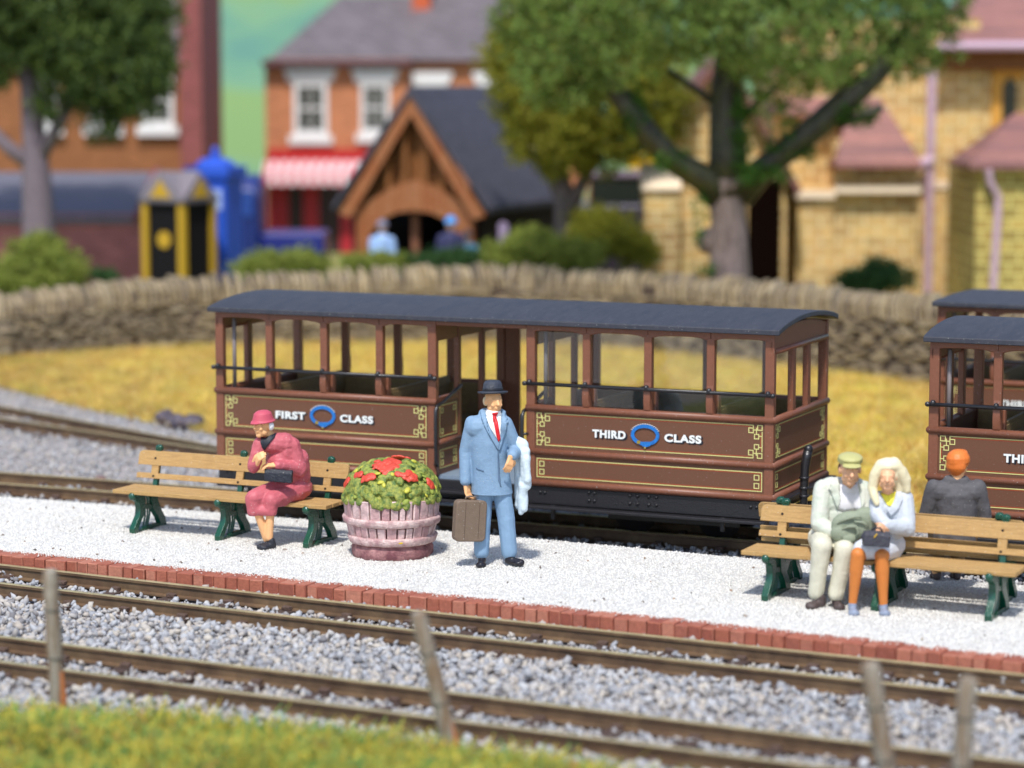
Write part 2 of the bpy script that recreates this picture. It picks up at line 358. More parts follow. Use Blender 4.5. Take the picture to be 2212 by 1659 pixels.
# ---- tracks
m_rail = mat('weathered rail', srgb(104,82,58), .55, var=.3, vs=3, spec=.5, col2=srgb(84,62,44))
m_railtop = mat('worn rail head', srgb(178,164,122), .3, var=.2, vs=2, metal=.3)
m_sleep = mat('dark sleeper timber', srgb(74,58,50), .9, var=.2, vs=8, bump=.4)
m_chair = mat('rusty rail fixings', srgb(92,72,62), .8, var=.2, vs=30, bump=.6, bs=60)
def rail_prof(z0=RT): return [(-.045, z0-.125),(.045, z0-.125),(.045, z0-.112),(.012, z0-.098),(.012, z0-.035),(.027, z0-.026),(.027, z0-.004),(.020, z0-.0005),(-.020, z0-.0005),(-.027, z0-.004),(-.027, z0-.026),(-.012, z0-.035),(-.012, z0-.098),(-.045, z0-.112)]
def track(fN, fF, label, xs, spacing=.55):
    x0 = (xs[0]+xs[-1])/2; r = empty('railway_track', (x0, float(fN(x0)), BAL)); tag(r, label, 'railway track')
    inv = Matrix.Translation(r.location).inverted()
    for f in (fN, fF):
        pth = [(float(x), float(f(x))) for x in xs]
        mb = MB(); mb.sweep(pth, rail_prof()); mb.v = [tuple(inv @ Vector(v)) for v in mb.v]; rl = mb.build('rail', m_rail, r)
        mb = MB(); mb.sweep(pth, [(-.026, RT-.003),(.026, RT-.003),(.022, RT+.0015),(-.022, RT+.0015)]); mb.v = [tuple(inv @ Vector(v)) for v in mb.v]; mb.build('rail_head', m_railtop, rl)
    x = xs[0]+.3; k = 0
    while x < xs[-1]-.3:
        s = (float(fN(x+.1))-float(fN(x-.1)))/.2; a = math.atan(s); yn = float(fN(x)); gap = (float(fF(x))-yn)*math.cos(a); M = inv @ Matrix.Translation((x, yn, 0)) @ Matrix.Rotation(a, 4, 'Z')
        mb = MB(); mb.box((-.075, -.28, BAL-.03), (.075, gap+.28, BAL+.022), M, j=.004); sl_ = mb.build('sleeper', m_sleep, r)
        for yy in (-.055, .055, gap-.055, gap+.055):
            mb = MB(); mb.box((-.045, yy-.03, BAL+.02), (.045, yy+.03, BAL+.058), M, j=.006); mb.build('rail_chair', m_chair, sl_, bevel=.008, seg=1)
        x += spacing; k += 1
    return r
XS = np.linspace(-7, 7, 60)
track(railAN, railAF, 'narrow gauge railway track with weathered rails beside the red brick platform edge', XS)
track(railBN, railBF, 'narrow gauge railway track in front, nearest the green grass and fence posts', XS)
# coach line (behind the platform) and the siding that comes in from the left
UA = math.atan2(-.408, .913); U = Vector((.913, -.408, 0)); NN = Vector((.408, .913, 0))
corner = P(1667, 902, 24.8); corner.z = 0
def lineN(off):
    p = corner+NN*off
    return lambda x: p.y+(np.asarray(x, float)-p.x)*(-.408/.913)
trCN, trCF = lineN(.55), lineN(1.25)
track(trCN, trCF, 'railway track behind the platform that the brown coaches stand on', np.linspace(-9, 7.5, 40), .6)
sN = gline([(0,903),(150,926),(313,946),(470,975)], RT, 1); sF = gline([(0,875),(150,905),(313,935),(470,962)], RT, 1)
track(sN, sF, 'blurred siding track on grey ballast that runs in from the left behind the first coach', np.linspace(-8.5, -2.2, 30), .7)
# ---- ballast stones
gr = [srgb(146,147,150), srgb(158,159,162), srgb(170,171,174), srgb(182,181,180), srgb(170,160,150), srgb(188,179,166), srgb(136,138,143), srgb(154,153,154), srgb(174,167,160), srgb(112,110,113)]
m_stone = mat('grey ballast stone', gr[0], .85, island=gr, spec=.3)
def rail_ok(p, fs_, d=.06): 
    ok = np.ones(len(p), bool)
    for f in fs_: ok &= np.abs(p[:, 1]-f(p[:, 0]))*.9 > d
    return ok
def ballast(name, fa, fb, N, lo, hi, xr, rails, label, gauge=()):
    x = rng.uniform(xr[0], xr[1], N); a = fa(x); b = fb(x); t = rng.uniform(0, 1, N); s = lo+(hi-lo)*rng.uniform(0, 1, N)**2
    p = np.stack([x, a+(b-a)*t, BAL+.004+s*rng.uniform(-.2, .8, N)+.02*(np.sin(x*9)*np.cos((a+(b-a)*t)*11))*.5], 1)
    ok = rail_ok(p, rails, .052); lowz = np.zeros(N, bool)
    for fn, ff in gauge: inside = (p[:, 1] > fn(x)) & (p[:, 1] < ff(x)); lowz |= inside
    edge = np.clip(1-(front(x)-p[:, 1])/.16, 0, 1)*(p[:, 1] < front(x)); p[:, 2] += edge*.055; p[lowz, 2] -= .012; s[lowz] *= .75
    p = p[ok]; s = s[ok]; o = stones(name, p, s, m_stone, jit=.40, aspect=(1.,.72,.5)); tag(o, label, 'ballast', kind='stuff'); return o
ballast('ballast', lambda x: grassN(x)-1.1, lambda x: front(x)-.005, 42000, .017, .054, (-5.9, 5.9), (railAF, railAN, railBF, railBN), 'loose grey stone ballast around the front tracks', ((railAN, railAF), (railBN, railBF)))
N2 = 2600; x2 = rng.uniform(-5.9, 5.9, N2); p2_ = np.stack([x2, front(x2)-np.abs(rng.normal(0, .05, N2))-.01, BAL+rng.uniform(.02, .085, N2)], 1); tag(stones('ballast', p2_, rng.uniform(.018, .04, N2), m_stone, jit=.4, aspect=(1.,.72,.5)), 'row of stray ballast stones heaped against the brick edging', 'ballast', kind='stuff')
grassF = gline([(0,830),(220,868),(440,925),(700,975),(1100,1020),(1785,1084),(2212,1125)], -.12, 3)
ballast('ballast', lambda x: back(x)+.03, lambda x: grassF(x)+.5, 30000, .016, .04, (-8.2, 7), (trCN, trCF, sN, sF), 'fine grey ballast behind the platform around the coach track and siding')
# two dark rocks on the far ballast, one flat brown lump
def rock(px, py, w, h, label, m, grp=None):
    c = G(px, py, BAL); mb = MB(); 
    for k in range(5): mb.ell((random.uniform(-.3,.3)*w, random.uniform(-.2,.2)*w, h*random.uniform(.2,.5)), (w*random.uniform(.25,.42), w*random.uniform(.25,.4), h*random.uniform(.35,.5)), rot=Euler((random.uniform(-.4,.4), random.uniform(-.4,.4), random.uniform(0,3))))
    o = blob(mb, 'rock', m, vox=.02, it=1, loc=c); d = o.modifiers.new('d', 'DISPLACE'); tx = bpy.data.textures.new('rk', 'VORONOI'); tx.noise_scale = .15; d.texture = tx; d.strength = .05; tag(o, label, 'rock', grp); return o
m_rock = mat('dark slate rock', srgb(70,58,62), .6, var=.3, vs=8, bump=.7, bs=20, col2=srgb(104,98,110))
rock(358, 920, .28, .26, 'dark brown rock on the far ballast, left one of the pair of rocks', m_rock, 'dark rocks on the far ballast')
rock(402, 928, .40, .24, 'bluish grey rock on the far ballast, right one of the pair beside the first coach', m_rock, 'dark rocks on the far ballast')
rock(215, 1050-8, .22, .08, 'small flat brown stone lying on the ballast left of the bench', mat('brown stone', srgb(120,92,88), .9, var=.2))
# ---- stone wall and the dry grass bank
WP = [(-1200,640,40.),(-400,640,40.5),(0,636,41.),(200,614,42.),(400,600,43.),(660,592,43.6),(900,578,44.),(1080,574,44.3),(1400,592,43.3),(1700,614,41.2),(2010,642,38.9),(2400,672,36.2),(3000,700,33.5)]
wpts = [P(x, y, Y) for x, y, Y in WP]
wx = np.array([p.x for p in wpts]); wy = np.array([p.y for p in wpts]); wz = np.array([p.z for p in wpts])
wallY = lambda x: np.interp(x, wx, wy); wallTop = lambda x: np.interp(x, wx, wz)
bank = lambda x: np.interp(x, [-12, -3, 5, 12], [.06, .02, -.10, -.12])
U_ = np.linspace(0, 1, 25); X_ = np.linspace(-16, 16, 97); rows = []
def gpt(x, t):
    y0 = grassF(x)-.05; y1 = wallY(x)+.3; return y0+(y1-y0)*t, -.19+(bank(x)+.19)*np.clip(t*1.15, 0, 1)**.7
for x in X_:
    for t in U_:
        y, z = gpt(x, t); rows.append((x, float(y), float(z)+(.05*math.sin(x*2.3+y*1.7)*math.cos(y*2.1-x)+random.uniform(-.02,.02))*(t > .05)))
fs = [(i*25+k, (i+1)*25+k, (i+1)*25+k+1, i*25+k+1) for i in range(96) for k in range(24)]
yel = [srgb(112,128,70), srgb(164,160,78), srgb(208,188,88), srgb(220,200,106), srgb(232,216,148), srgb(206,172,88), srgb(196,150,80), srgb(166,112,66), srgb(204,176,92)]
mb = MB(); mb.add(rows, fs); tag(mb.build('grass_bank', mat('straw ground', srgb(204,168,60), .95, var=.2, vs=1.2, col2=srgb(196,184,70)), smooth=True), kind='structure')
N = 190000; x = rng.uniform(-11, 11, N); t = rng.uniform(0, 1, N)**1.25; y, z = gpt(x, t); pts = np.stack([x, y, z-.01], 1)
m_yel = mat('dry yellow grass', yel[0], .8, island=yel, patch=(1.9, .42), var=.32, vs=2.6, trans=.35)
o = blades('grass', pts, .15, .016, m_yel, lean=2.1, bend=False); tag(o, 'long dry yellow grass between the ballast and the dry stone wall', 'grass', kind='stuff')
# wall mesh
m_wall = mat('weathered field stone', srgb(150,128,92), .9, island=[srgb(142,126,98), srgb(160,143,112), srgb(122,108,90), srgb(150,132,100), srgb(104,94,84), srgb(168,153,124), srgb(130,117,98)], var=.22, vs=3, bump=.5, bs=25)
m_gap = mat('dark wall joints', srgb(70,58,50), .95, var=.2)  # dark mortar colour of the core, seen between the stones
w = empty('dry_stone_wall', (0, float(wallY(0)), 0)); tag(w, 'long dry stone wall with upright coping stones behind the yellow grass', 'wall')
inv = Matrix.Translation(w.location).inverted()
XW = np.linspace(-15, 15, 61); mb = MB()
core = []
for x in XW: core.append((float(x), float(wallY(x))))
mb.sweep(core, [(.06, -.2),(.06, 0),(.34, 0),(.34, -.2)]); vs = []
mb = MB()
for i in range(len(core)-1):
    (xa, ya), (xb, yb) = core[i], core[i+1]; za, zb = float(wallTop(xa))-.2, float(wallTop(xb))-.2
    mb.add([(xa, ya+.05, -.3),(xb, yb+.05, -.3),(xb, yb+.4, -.3),(xa, ya+.4, -.3),(xa, ya+.05, za),(xb, yb+.05, zb),(xb, yb+.4, zb),(xa, ya+.4, za)], [(0,1,5,4),(4,5,6,7),(2,3,7,6)], inv)
mb.build('wall_core', m_gap, w)
mb = MB(); zc = -.25; row = 0
while zc < 1.2:
    h = random.uniform(.038, .060); x = -14.5+random.uniform(0, .2)
    while x < 14.5:
        L = random.uniform(.14, .40); zt = float(wallTop(x))-.36
        if zc+h < zt+.02:
            s = (float(wallY(x+.2))-float(wallY(x-.2)))/.4; M = inv @ Matrix.Translation((x, float(wallY(x)), zc)) @ Matrix.Rotation(math.atan(s), 4, 'Z') @ Matrix.Rotation(random.uniform(-.03,.03), 4, 'Y')
            jf = random.uniform(-.05, .02); mb.box((0, jf, 0), (L-.018, .15, h-.012), M, j=.008)
        x += L
    zc += h
mb.build('stone_courses', m_wall, w, bevel=.015, seg=1)
mb = MB(); x = -14.5
while x < 14.5:
    t = random.uniform(.05, .10); zt = float(wallTop(x)); hh = random.uniform(.36, .46)
    s = (float(wallY(x+.2))-float(wallY(x-.2)))/.4; M = inv @ Matrix.Translation((x, float(wallY(x)), zt-.40)) @ Matrix.Rotation(math.atan(s), 4, 'Z') @ Matrix.Rotation(random.uniform(-.22,.12), 4, 'Y')
    j0 = random.uniform(-.05, .02); k = random.uniform(.1,.16)
    mb.prism([(j0, 0),(.42+j0, 0),(.42+j0, hh*.6),(.3+j0, hh),(k+j0, hh*random.uniform(.9,1)),(j0, hh*.55)], 'x', 0, t, M); x += t+random.uniform(0, .02)
mb.build('coping', m_wall, w, bevel=.015, seg=1)
# ---- ground behind the wall and the hills
m_lawn = mat('churchyard grass', srgb(110,128,62), .95, var=.25, vs=.6, col2=srgb(150,140,90))
mb = MB(); mb.add([(-60,35,.02),(60,35,.02),(60,112,.0),(-60,112,.0)], [(0,1,2,3)])
lo = []
XG = np.linspace(-60, 60, 61); YG = [0., .45, .9, 5, 20, 70]; rows = [(float(x), float(wallY(np.clip(x,-15,15)))+.28+t, float(bank(x))*.3+.14) for x in XG for t in YG]
mb = MB(); mb.add(rows, [(i*6+k, (i+1)*6+k, (i+1)*6+k+1, i*6+k+1) for i in range(60) for k in range(5)]); tag(mb.build('lawn', m_lawn, smooth=True), kind='structure')
m_hill = bpy.data.materials.new('hill pasture and woods'); m_hill.use_nodes = True; n_ = m_hill.node_tree.nodes; l_ = m_hill.node_tree.links
tc = n_.new('ShaderNodeTexCoord'); mp = n_.new('ShaderNodeMapping'); mp.inputs['Scale'].default_value = (.12, .05, .35); l_.new(tc.outputs['Object'], mp.inputs[0])
no = n_.new('ShaderNodeTexNoise'); no.inputs['Scale'].default_value = 1.; no.inputs['Detail'].default_value = 3; l_.new(mp.outputs[0], no.inputs[0])
cr = n_.new('ShaderNodeValToRGB'); l_.new(no.outputs[0], cr.inputs[0]); e = cr.color_ramp.elements; e[0].position = .40; e[0].color = (*srgb(92,132,116), 1); e[1].position = .60; e[1].color = (*srgb(120,146,94), 1)
q = e.new(.5); q.color = (*srgb(110,146,114), 1); l_.new(cr.outputs[0], n_['Principled BSDF'].inputs['Base Color']); n_['Principled BSDF'].inputs['Roughness'].default_value = 1
n_['Principled BSDF'].inputs['Specular IOR Level'].default_value = 0
rows = []; YH = [95, 108, 118, 126, 134, 144, 156, 172, 192, 215, 245]; ZH = [-.05, .2, 1., 3.0, 5.4, 8.2, 11.5, 15.5, 20, 25, 28]
XH = np.linspace(-140, 140, 71)
for x in XH:
    for y, z in zip(YH, ZH): rows.append((float(x), y+3*math.sin(x*.07), z*(1+.12*math.sin(x*.09+y*.02))+.25*math.sin(x*.31)*(z > .5)))
K = len(YH); mb = MB(); mb.add(rows, [(i*K+k, (i+1)*K+k, (i+1)*K+k+1, i*K+k+1) for i in range(70) for k in range(K-1)]); tag(mb.build('hills', m_hill, smooth=True), kind='structure')
# ---- green grass at the front
def fz(x, y): return -.17+.03*np.sin(x*3+y)*np.cos(y*4)+np.clip((grassN(x)-y)*.10, 0, .12)
N = 42000; x = rng.uniform(-4.6, 3.6, N); d = np.abs(rng.uniform(-.0, 1, N))**1.0*2.6; y = grassN(x)+.05-d+rng.normal(0, .06, N); pts = np.stack([x, y, fz(x, y)], 1)
fg = [srgb(30,110,84), srgb(48,128,84), srgb(66,136,72), srgb(92,146,70), srgb(150,160,64), srgb(204,184,66), srgb(214,186,76), srgb(104,150,72), srgb(76,134,76), srgb(186,140,66), srgb(164,104,60), srgb(206,172,80)]
m_fg = mat('green and yellow grass', fg[0], .7, island=fg, patch=(3.6, .66), var=.3, vs=8., trans=.25)
o = blades('grass', pts, .22, .024, m_fg, lean=1.25); tag(o, 'tufty green and yellow grass in the foreground below the tracks', 'grass', kind='stuff')
XF = np.linspace(-6, 6, 61); TF = [0, .1, .3, .7, 1.2, 2., 3.2]
rows = [(float(x), float(grassN(x))-t, float(fz(x, float(grassN(x))-t))-.005) for x in XF for t in TF]
rows = [(a, b, -.215 if i % 7 == 0 else c) for i, (a, b, c) in enumerate(rows)]
mb = MB(); mb.add(rows, [(i*7+k, (i+1)*7+k, (i+1)*7+k+1, i*7+k+1) for i in range(60) for k in range(6)]); tag(mb.build('verge', mat('verge earth and moss', srgb(140,140,66), .95, var=.25, vs=5, col2=srgb(110,130,70)), smooth=True), kind='structure')
# ================================================================== BUILDINGS, TREES AND VEHICLES BEHIND THE WALL
def bx(mb, px0, px1, pyt, Y, depth, zb=-.1, pyb=None, M=None):
    """a solid box whose front face stands at distance Y"""
    a = P(px0, pyt, Y); b = P(px1, pyt, Y); z0 = P(px0, pyb, Y).z if pyb is not None else zb
    mb.box((a.x, Y, z0), (b.x, Y+depth, a.z)); return mb
m_slate = mat('grey slate roof', srgb(108,100,102), .75, var=.15, vs=2, brick=(.3, .16, srgb(84,76,82), .012))
m_slate2 = mat('dark slate roof', srgb(72,70,80), .7, var=.15, vs=3, brick=(.26, .14, srgb(60,58,68), .012))
m_obrick = mat('orange brick', srgb(192,124,84), .85, var=.12, vs=1.5, brick=(.23, .075, srgb(170,118,90), .008))
m_rbrick = mat('red brick', srgb(140,80,76), .85, var=.15, vs=1.5, brick=(.23, .075, srgb(130,70,62), .008))
m_cream = mat('white painted trim', (.74,.72,.70), .6)
m_dark = mat('dark window glass', (.02,.025,.02), .15)
m_redp = mat('shop red paint', srgb(176,34,34), .5)
m_ston = mat('golden block stone', srgb(204,168,102), .9, var=.24, vs=1.6, brick=(.50, .19, srgb(226,208,158), .022), col2=srgb(186,142,88))
m_gston = mat('mossy block stone', srgb(178,150,82), .9, var=.22, vs=1.6, brick=(.34, .20, srgb(204,190,116), .022), col2=srgb(150,132,70))
m_cap = mat('pale cap stone', srgb(238,216,186), .8)
m_pink = mat('pinkish roof tile', srgb(150,104,94), .7, var=.15, vs=2.5, streak=((.2,.2,5.5), 1.6, srgb(118,84,82)))
m_lilac = mat('lilac grey downpipe', srgb(190,160,176), .5)
m_oak = mat('golden oak timber', srgb(150,98,62), .65, var=.2, vs=4, streak=((6,6,1), 2, srgb(140,76,36)))
m_oak2 = mat('dark brown timber', srgb(126,78,36), .7, var=.25, vs=5)  # darker brown than the oak, for boards, struts and eaves
m_bark = mat('grey tree bark', srgb(118,104,100), .9, var=.25, vs=6, bump=.9, bs=14, streak=((9,9,1.2), 1.6, srgb(92,80,76)))
m_ivy = mat('dark ivy bark', srgb(44,40,34), .35, var=.6, vs=7, bump=1., bs=22, col2=srgb(58,62,36))
def sash(house, xc0, xc1, yt, yb, Y, sill=True, lintel=True, dark=True):
    a = P(xc0, yt, Y); b = P(xc1, yb, Y); fr = MB(); wf = (b.x-a.x); hf = a.z-b.z; t = wf*.15
    fr.box((a.x, Y-.06, b.z), (a.x+t, Y+.05, a.z)); fr.box((b.x-t, Y-.06, b.z), (b.x, Y+.05, a.z)); fr.box((a.x+t, Y-.06, a.z-t), (b.x-t, Y+.05, a.z)); fr.box((a.x+t, Y-.06, b.z), (b.x-t, Y+.05, b.z+t))
    fr.box((a.x+t, Y-.03, (a.z+b.z)/2-.03), (b.x-t, Y+.04, (a.z+b.z)/2+.03)); fr.box(((a.x+b.x)/2-.018, Y-.02, b.z+t), ((a.x+b.x)/2+.018, Y+.035, a.z-t))
    f = fr.build('window', m_cream, house); g = MB(); g.box((a.x+t, Y-.005, b.z+t), (b.x-t, Y+.02, a.z-t)); g.build('pane', m_dark, f)
    if lintel: q = MB(); q.prism([(a.x-.25, a.z+.34),(a.x-.12, a.z),(b.x+.12, a.z),(b.x+.25, a.z+.34)], 'y', Y-.09, Y+.02); q.build('lintel', m_cream, f)
    if sill: q = MB(); q.box((a.x-.12, Y-.16, b.z-.22), (b.x+.12, Y+.02, b.z)); q.build('sill', m_cream, f)
# --- corner shop
Y = 65.
h = empty('shop_house', (0, 0, 0)); tag(h, 'orange brick corner shop with red fascia and striped awning under a grey slate roof', 'house')
mb = MB(); bx(mb, 572, 884, 128, Y, 7.5); mb.build('wall', m_obrick, h)
a = P(566, 133, Y); b = P(886, 133, Y); zt = P(700, -10, Y+3.4).z
mb = MB(); xa, xb = a.x, b.x; Ye = Y-.25; k = P(735, 0, Y+3.5).x
mb.add([(xa, Ye, a.z-.12),(xb, Ye, a.z-.12),(xb, Y+3.6, zt),(k, Y+3.6, zt),(xa, Y+7.6, a.z-.12),(xb, Y+7.6, a.z-.12)], [(0,1,2,3),(0,3,4),(3,2,5,4),(1,5,2),(0,4,5,1)]); rf = mb.build('roof', m_slate, h)
mb = MB(); c = P(892, -30, Y+2.9); c2 = P(930, 36, Y+2.9); mb.box((c.x, Y+2.5, c2.z-.5), (c2.x, Y+3.3, zt+1.2)); mb.build('chimney', mat('chimney orange brick', srgb(196,94,56), .85), rf)
mb = MB(); q = P(566, 130, Ye); mb.box((q.x, Ye-.1, q.z-.12), (b.x, Ye, q.z)); mb.build('gutter', mat('dark gutter', srgb(90,60,66), .6), h)
sash(h, 634, 708, 176, 292, Y-.02); sash(h, 779, 842, 178, 288, Y-.02)
mb = MB(); bx(mb, 576, 880, 322, Y-.16, .16, pyb=372); mb.build('fascia', m_redp, h)
m_awn = bpy.data.materials.new('striped awning cloth'); m_awn.use_nodes = True; n_ = m_awn.node_tree.nodes; l_ = m_awn.node_tree.links
tc = n_.new('ShaderNodeTexCoord'); wv = n_.new('ShaderNodeTexWave'); wv.inputs['Scale'].default_value = 1.22; l_.new(tc.outputs['Object'], wv.inputs[0]); mr = n_.new('ShaderNodeMath'); mr.operation = 'GREATER_THAN'; mr.inputs[1].default_value = .5; l_.new(wv.outputs[1], mr.inputs[0])
mx = n_.new('ShaderNodeMix'); mx.data_type = 'RGBA'; l_.new(mr.outputs[0], mx.inputs[0]); mx.inputs[6].default_value = (.78,.74,.74,1); mx.inputs[7].default_value = (*srgb(206,60,74),1); l_.new(mx.outputs[2], n_['Principled BSDF'].inputs['Base Color'])
mb = MB(); a = P(566, 362, Y-.9); b = P(880, 400, Y-.9); mb.prism([(Y-.17, a.z+.15),(Y-.95, a.z-.15),(Y-.98, b.z),(Y-.94, b.z),(Y-.9, a.z-.2),(Y-.17, a.z+.08)], 'x', a.x, b.x); mb.build('awning', m_awn, h)
mb = MB()
for x0, x1 in ((578,622),(655,688),(735,760),(800,830),(868,880)): bx(mb, x0, x1, 402, Y-.14, .14)
mb.build('shopfront', mat('shopfront crimson', srgb(176,40,52), .5), h); mb = MB(); bx(mb, 622, 868, 402, Y-.05, .05); mb.build('shop_window', mat('dark shop glass', (.05,.03,.035), .2), h)
# --- terraced neighbour
h = empty('terraced_house', (0, 0, 0)); tag(h, 'orange brick terraced house half hidden behind the yellow green tree', 'house')
mb = MB(); bx(mb, 886, 1260, 122, Y+.4, 7); mb.build('wall', m_obrick, h)
a = P(886, 122, Y+.1); b = P(1265, 122, Y+.1); zt = P(1000, -40, Y+3.8).z; mb = MB(); mb.prism([(Y+.1, a.z-.1),(Y+3.9, zt),(Y+7.7, a.z-.1)], 'x', a.x+.0, b.x); mb.build('roof', m_slate, h)
sash(h, 900, 958, 184, 300, Y+.38); sash(h, 1040, 1096, 184, 300, Y+.38)
mb = MB(); a = P(884, 150, Y+.2); mb.tube([(a.x+.02, Y+.2, 0),(a.x+.02, Y+.2, a.z+.3)], .06); mb.build('downpipe', mat('brown downpipe', srgb(120,70,56), .6), h)
# --- brick house on the left with the big chimney breast
Y = 60.
h = empty('brick_house', (0, 0, 0)); tag(h, 'tall ochre brick house with red chimney breast behind the left tree', 'house')
m_ochre = mat('ochre brick', srgb(142,92,56), .85, var=.15, vs=1.5, brick=(.23, .075, srgb(150,96,60), .008))
mb = MB(); bx(mb, -260, 392, 128, Y, 7); mb.build('wall', m_ochre, h)
mb = MB(); a = P(-270, 130, Y-.3); b = P(394, 130, Y); zt = P(300, -160, Y+3.5).z; mb.prism([(Y-.3, a.z),(Y+3.6, zt),(Y+7.3, a.z)], 'x', a.x, b.x); rf = mb.build('roof', m_slate, h)
mb = MB(); a = P(388, 200, Y-.7); b = P(436, 200, Y-.7); mb.box((a.x, Y-.7, -.1), (b.x, Y+3.4, 9.5)); mb.build('chimney_breast', m_rbrick, h)
sash(h, 306, 376, 165, 272, Y-.02, lintel=False); sash(h, 190, 258, 165, 272, Y-.02, lintel=False); sash(h, 60, 128, 165, 272, Y-.02, lintel=False)
# --- outbuilding with dark roof
Y = 52.
h = empty('outbuilding', (0, 0, 0)); tag(h, 'low red brick outbuilding with dark lean slate roof on the left behind the bush', 'outbuilding')
mb = MB(); bx(mb, -150, 306, 462, Y, 3.2); mb.build('wall', mat('pale red brick', srgb(172,104,104), .85, var=.2, vs=1.5, brick=(.23, .075, srgb(160,112,108), .008)), h)
a = P(-160, 470, Y-.1); b = P(262, 470, Y-.1); t = P(338, 372, Y+3.2); tl = P(-160, 372, Y+3.2)
mb = MB(); mb.add([(a.x, Y-.1, a.z),(b.x+.3, Y-.1, a.z),(t.x-.1, Y+3.3, t.z),(tl.x, Y+3.3, t.z),(a.x, Y-.1, a.z-.12),(b.x+.3, Y-.1, a.z-.12),(t.x-.1, Y+3.3, a.z-.12),(tl.x, Y+3.3, a.z-.12)], [(0,1,2,3),(4,7,6,5),(0,4,5,1),(1,5,6,2),(2,6,7,3),(3,7,4,0)]); mb.build('roof', mat('blue black roof', srgb(104,102,112), .55, var=.12), h)
mb = MB(); mb.prism([(b.x+.25, a.z-.1),(b.x+.42, a.z-.1),(t.x+.08, t.z+.05),(t.x-.12, t.z+.05)], 'y', Y-.3, Y+3.0); mb = MB(); mb.tube([(b.x+.34, Y-.32, a.z),(t.x, Y+3.3, t.z+.03)], .09, 4); mb.build('verge_board', mat('red verge', srgb(130,66,66), .7), h)
# --- black and yellow patrol box
Y = 49.
h = empty('patrol_box', (0, 0, 0)); tag(h, 'black roadside patrol box with yellow corner posts and grey cross gabled roof', 'kiosk')
c = P(385, 575, Y); L_, R_ = P(318, 575, Y).x, P(442, 575, Y).x; zt = P(380, 432, Y).z; M = Matrix.Translation(((L_+R_)/2, Y+.55, 0)) @ Matrix.Rotation(R(-32), 4, 'Z'); s = .44
m_blk = mat('gloss black paint', (.010,.009,.010), .8, spec=.1); m_yl = mat('yellow paint', srgb(184,146,36), .6)
mb = MB(); mb.box((-s, -s, -.1), (s, s, zt), M); mb.build('body', m_blk, h)
for sx in (-1, 1):
    for sy in (-1, 1): mb = MB(); mb.box((sx*s-.065, sy*s-.065, -.1), (sx*s+.065, sy*s+.065, zt-.05), M); mb.build('corner_post', m_yl, h)
mb = MB(); mb.lathe([(.16, 0),(.16, .02)], 20, M @ Matrix.Translation((.0, -s-.0, 1.46)) @ Matrix.Rotation(R(90), 4, 'X')); mb.build('badge', m_yl, h)
mb = MB(); g = s+.1; zp = P(385, 372, Y).z
mb.prism([(-g, zt),(0, zp),(g, zt),(g, zt-.06),(-g, zt-.06)], 'y', -g, g, M); mb.prism([(-g, zt-.002),(0, zp-.002),(g, zt-.002),(g, zt-.062),(-g, zt-.062)], 'x', -g, g, M); mb.build('roof', mat('light grey roof', srgb(124,116,122), .6), h)
for rz in (0, 90, 180, -90): mb = MB(); mb.prism([(-.26, zt+.04),(0, zp-.14),(.26, zt+.04)], 'y', -g-.012, -g+.02, M @ Matrix.Rotation(R(rz), 4, 'Z')); mb.build('gable_sign', m_yl, h)
# --- blue police box
Y = 50.5; s = .40
h = empty('police_box', (0, 0, 0)); tag(h, 'bright blue police call box with stepped roof beside the black and yellow box', 'kiosk')
c = P(462, 590, Y); M = Matrix.Translation((c.x, Y+.5, 0)) @ Matrix.Rotation(R(-18), 4, 'Z'); m_bl = mat('bright blue paint', srgb(44,86,196), .45); zt = P(470, 385, Y).z
mb = MB(); mb.box((-s, -s, 0), (s, s, zt), M); mb.box((-s-.08, -s-.08, -.1), (s+.08, s+.08, .1), M); b_ = mb.build('body', m_bl, h, bevel=.02)
mb = MB(); mb.box((-s-.07, -s-.07, zt), (s+.07, s+.07, zt+.22), M); mb.lathe([(s*1.15, zt+.22),(s*.8, zt+.34),(.12, zt+.40)], 4, M @ Matrix.Rotation(R(45), 4, 'Z')); mb.build('roof', m_bl, h, bevel=.02)
mb = MB(); mb.lathe([(.08, zt+.38),(.08, zt+.52),(.03, zt+.6)], 10, M); mb.build('lamp', m_bl, h)
for sx in (-.18, .18): mb = MB(); mb.box((sx-.13, -s-.02, zt-.62), (sx+.13, -s+.01, zt-.22), M); mb.build('window', mat('pale blue pane', srgb(170,190,232), .4), h)
# --- dark blue lorry
Y = 54.
h = empty('lorry', (0, 0, 0)); tag(h, 'dark blue vintage lorry with rounded cab and flat bed behind the hedge', 'lorry')
m_nb = mat('navy blue paint', srgb(34,42,120), .35); m_cab = mat('mid blue paint', srgb(34,50,112), .4); m_tyre = mat('black tyre', (.02,.02,.022), .8)
a = P(500, 380, Y); b = P(562, 560, Y); mb = MB(); mb.prism([(Y+.0, .5),(Y+1.7, .5),(Y+1.7, a.z-.3),(Y+1.4, a.z),(Y+.35, a.z),(Y, a.z-.35)], 'x', a.x, b.x); mb.build('cab', m_cab, h, bevel=.16, seg=4)
mb = MB(); q = P(700, 505, Y); mb.box((b.x+.02, Y+.05, .62), (q.x, Y+1.65, P(600, 505, Y).z)); mb.build('flatbed', m_nb, h, bevel=.05)
mb = MB(); mb.box((a.x+.1, Y+.2, .3), (q.x-.1, Y+1.5, .6)); mb.build('chassis', m_tyre, h)
mb = MB(); mb.box((a.x+.15, Y-.03, a.z-.85), (b.x-.15, Y+.03, a.z-.3)); mb.build('window', mat('bluish cab glass', srgb(52,80,150), .2), h)
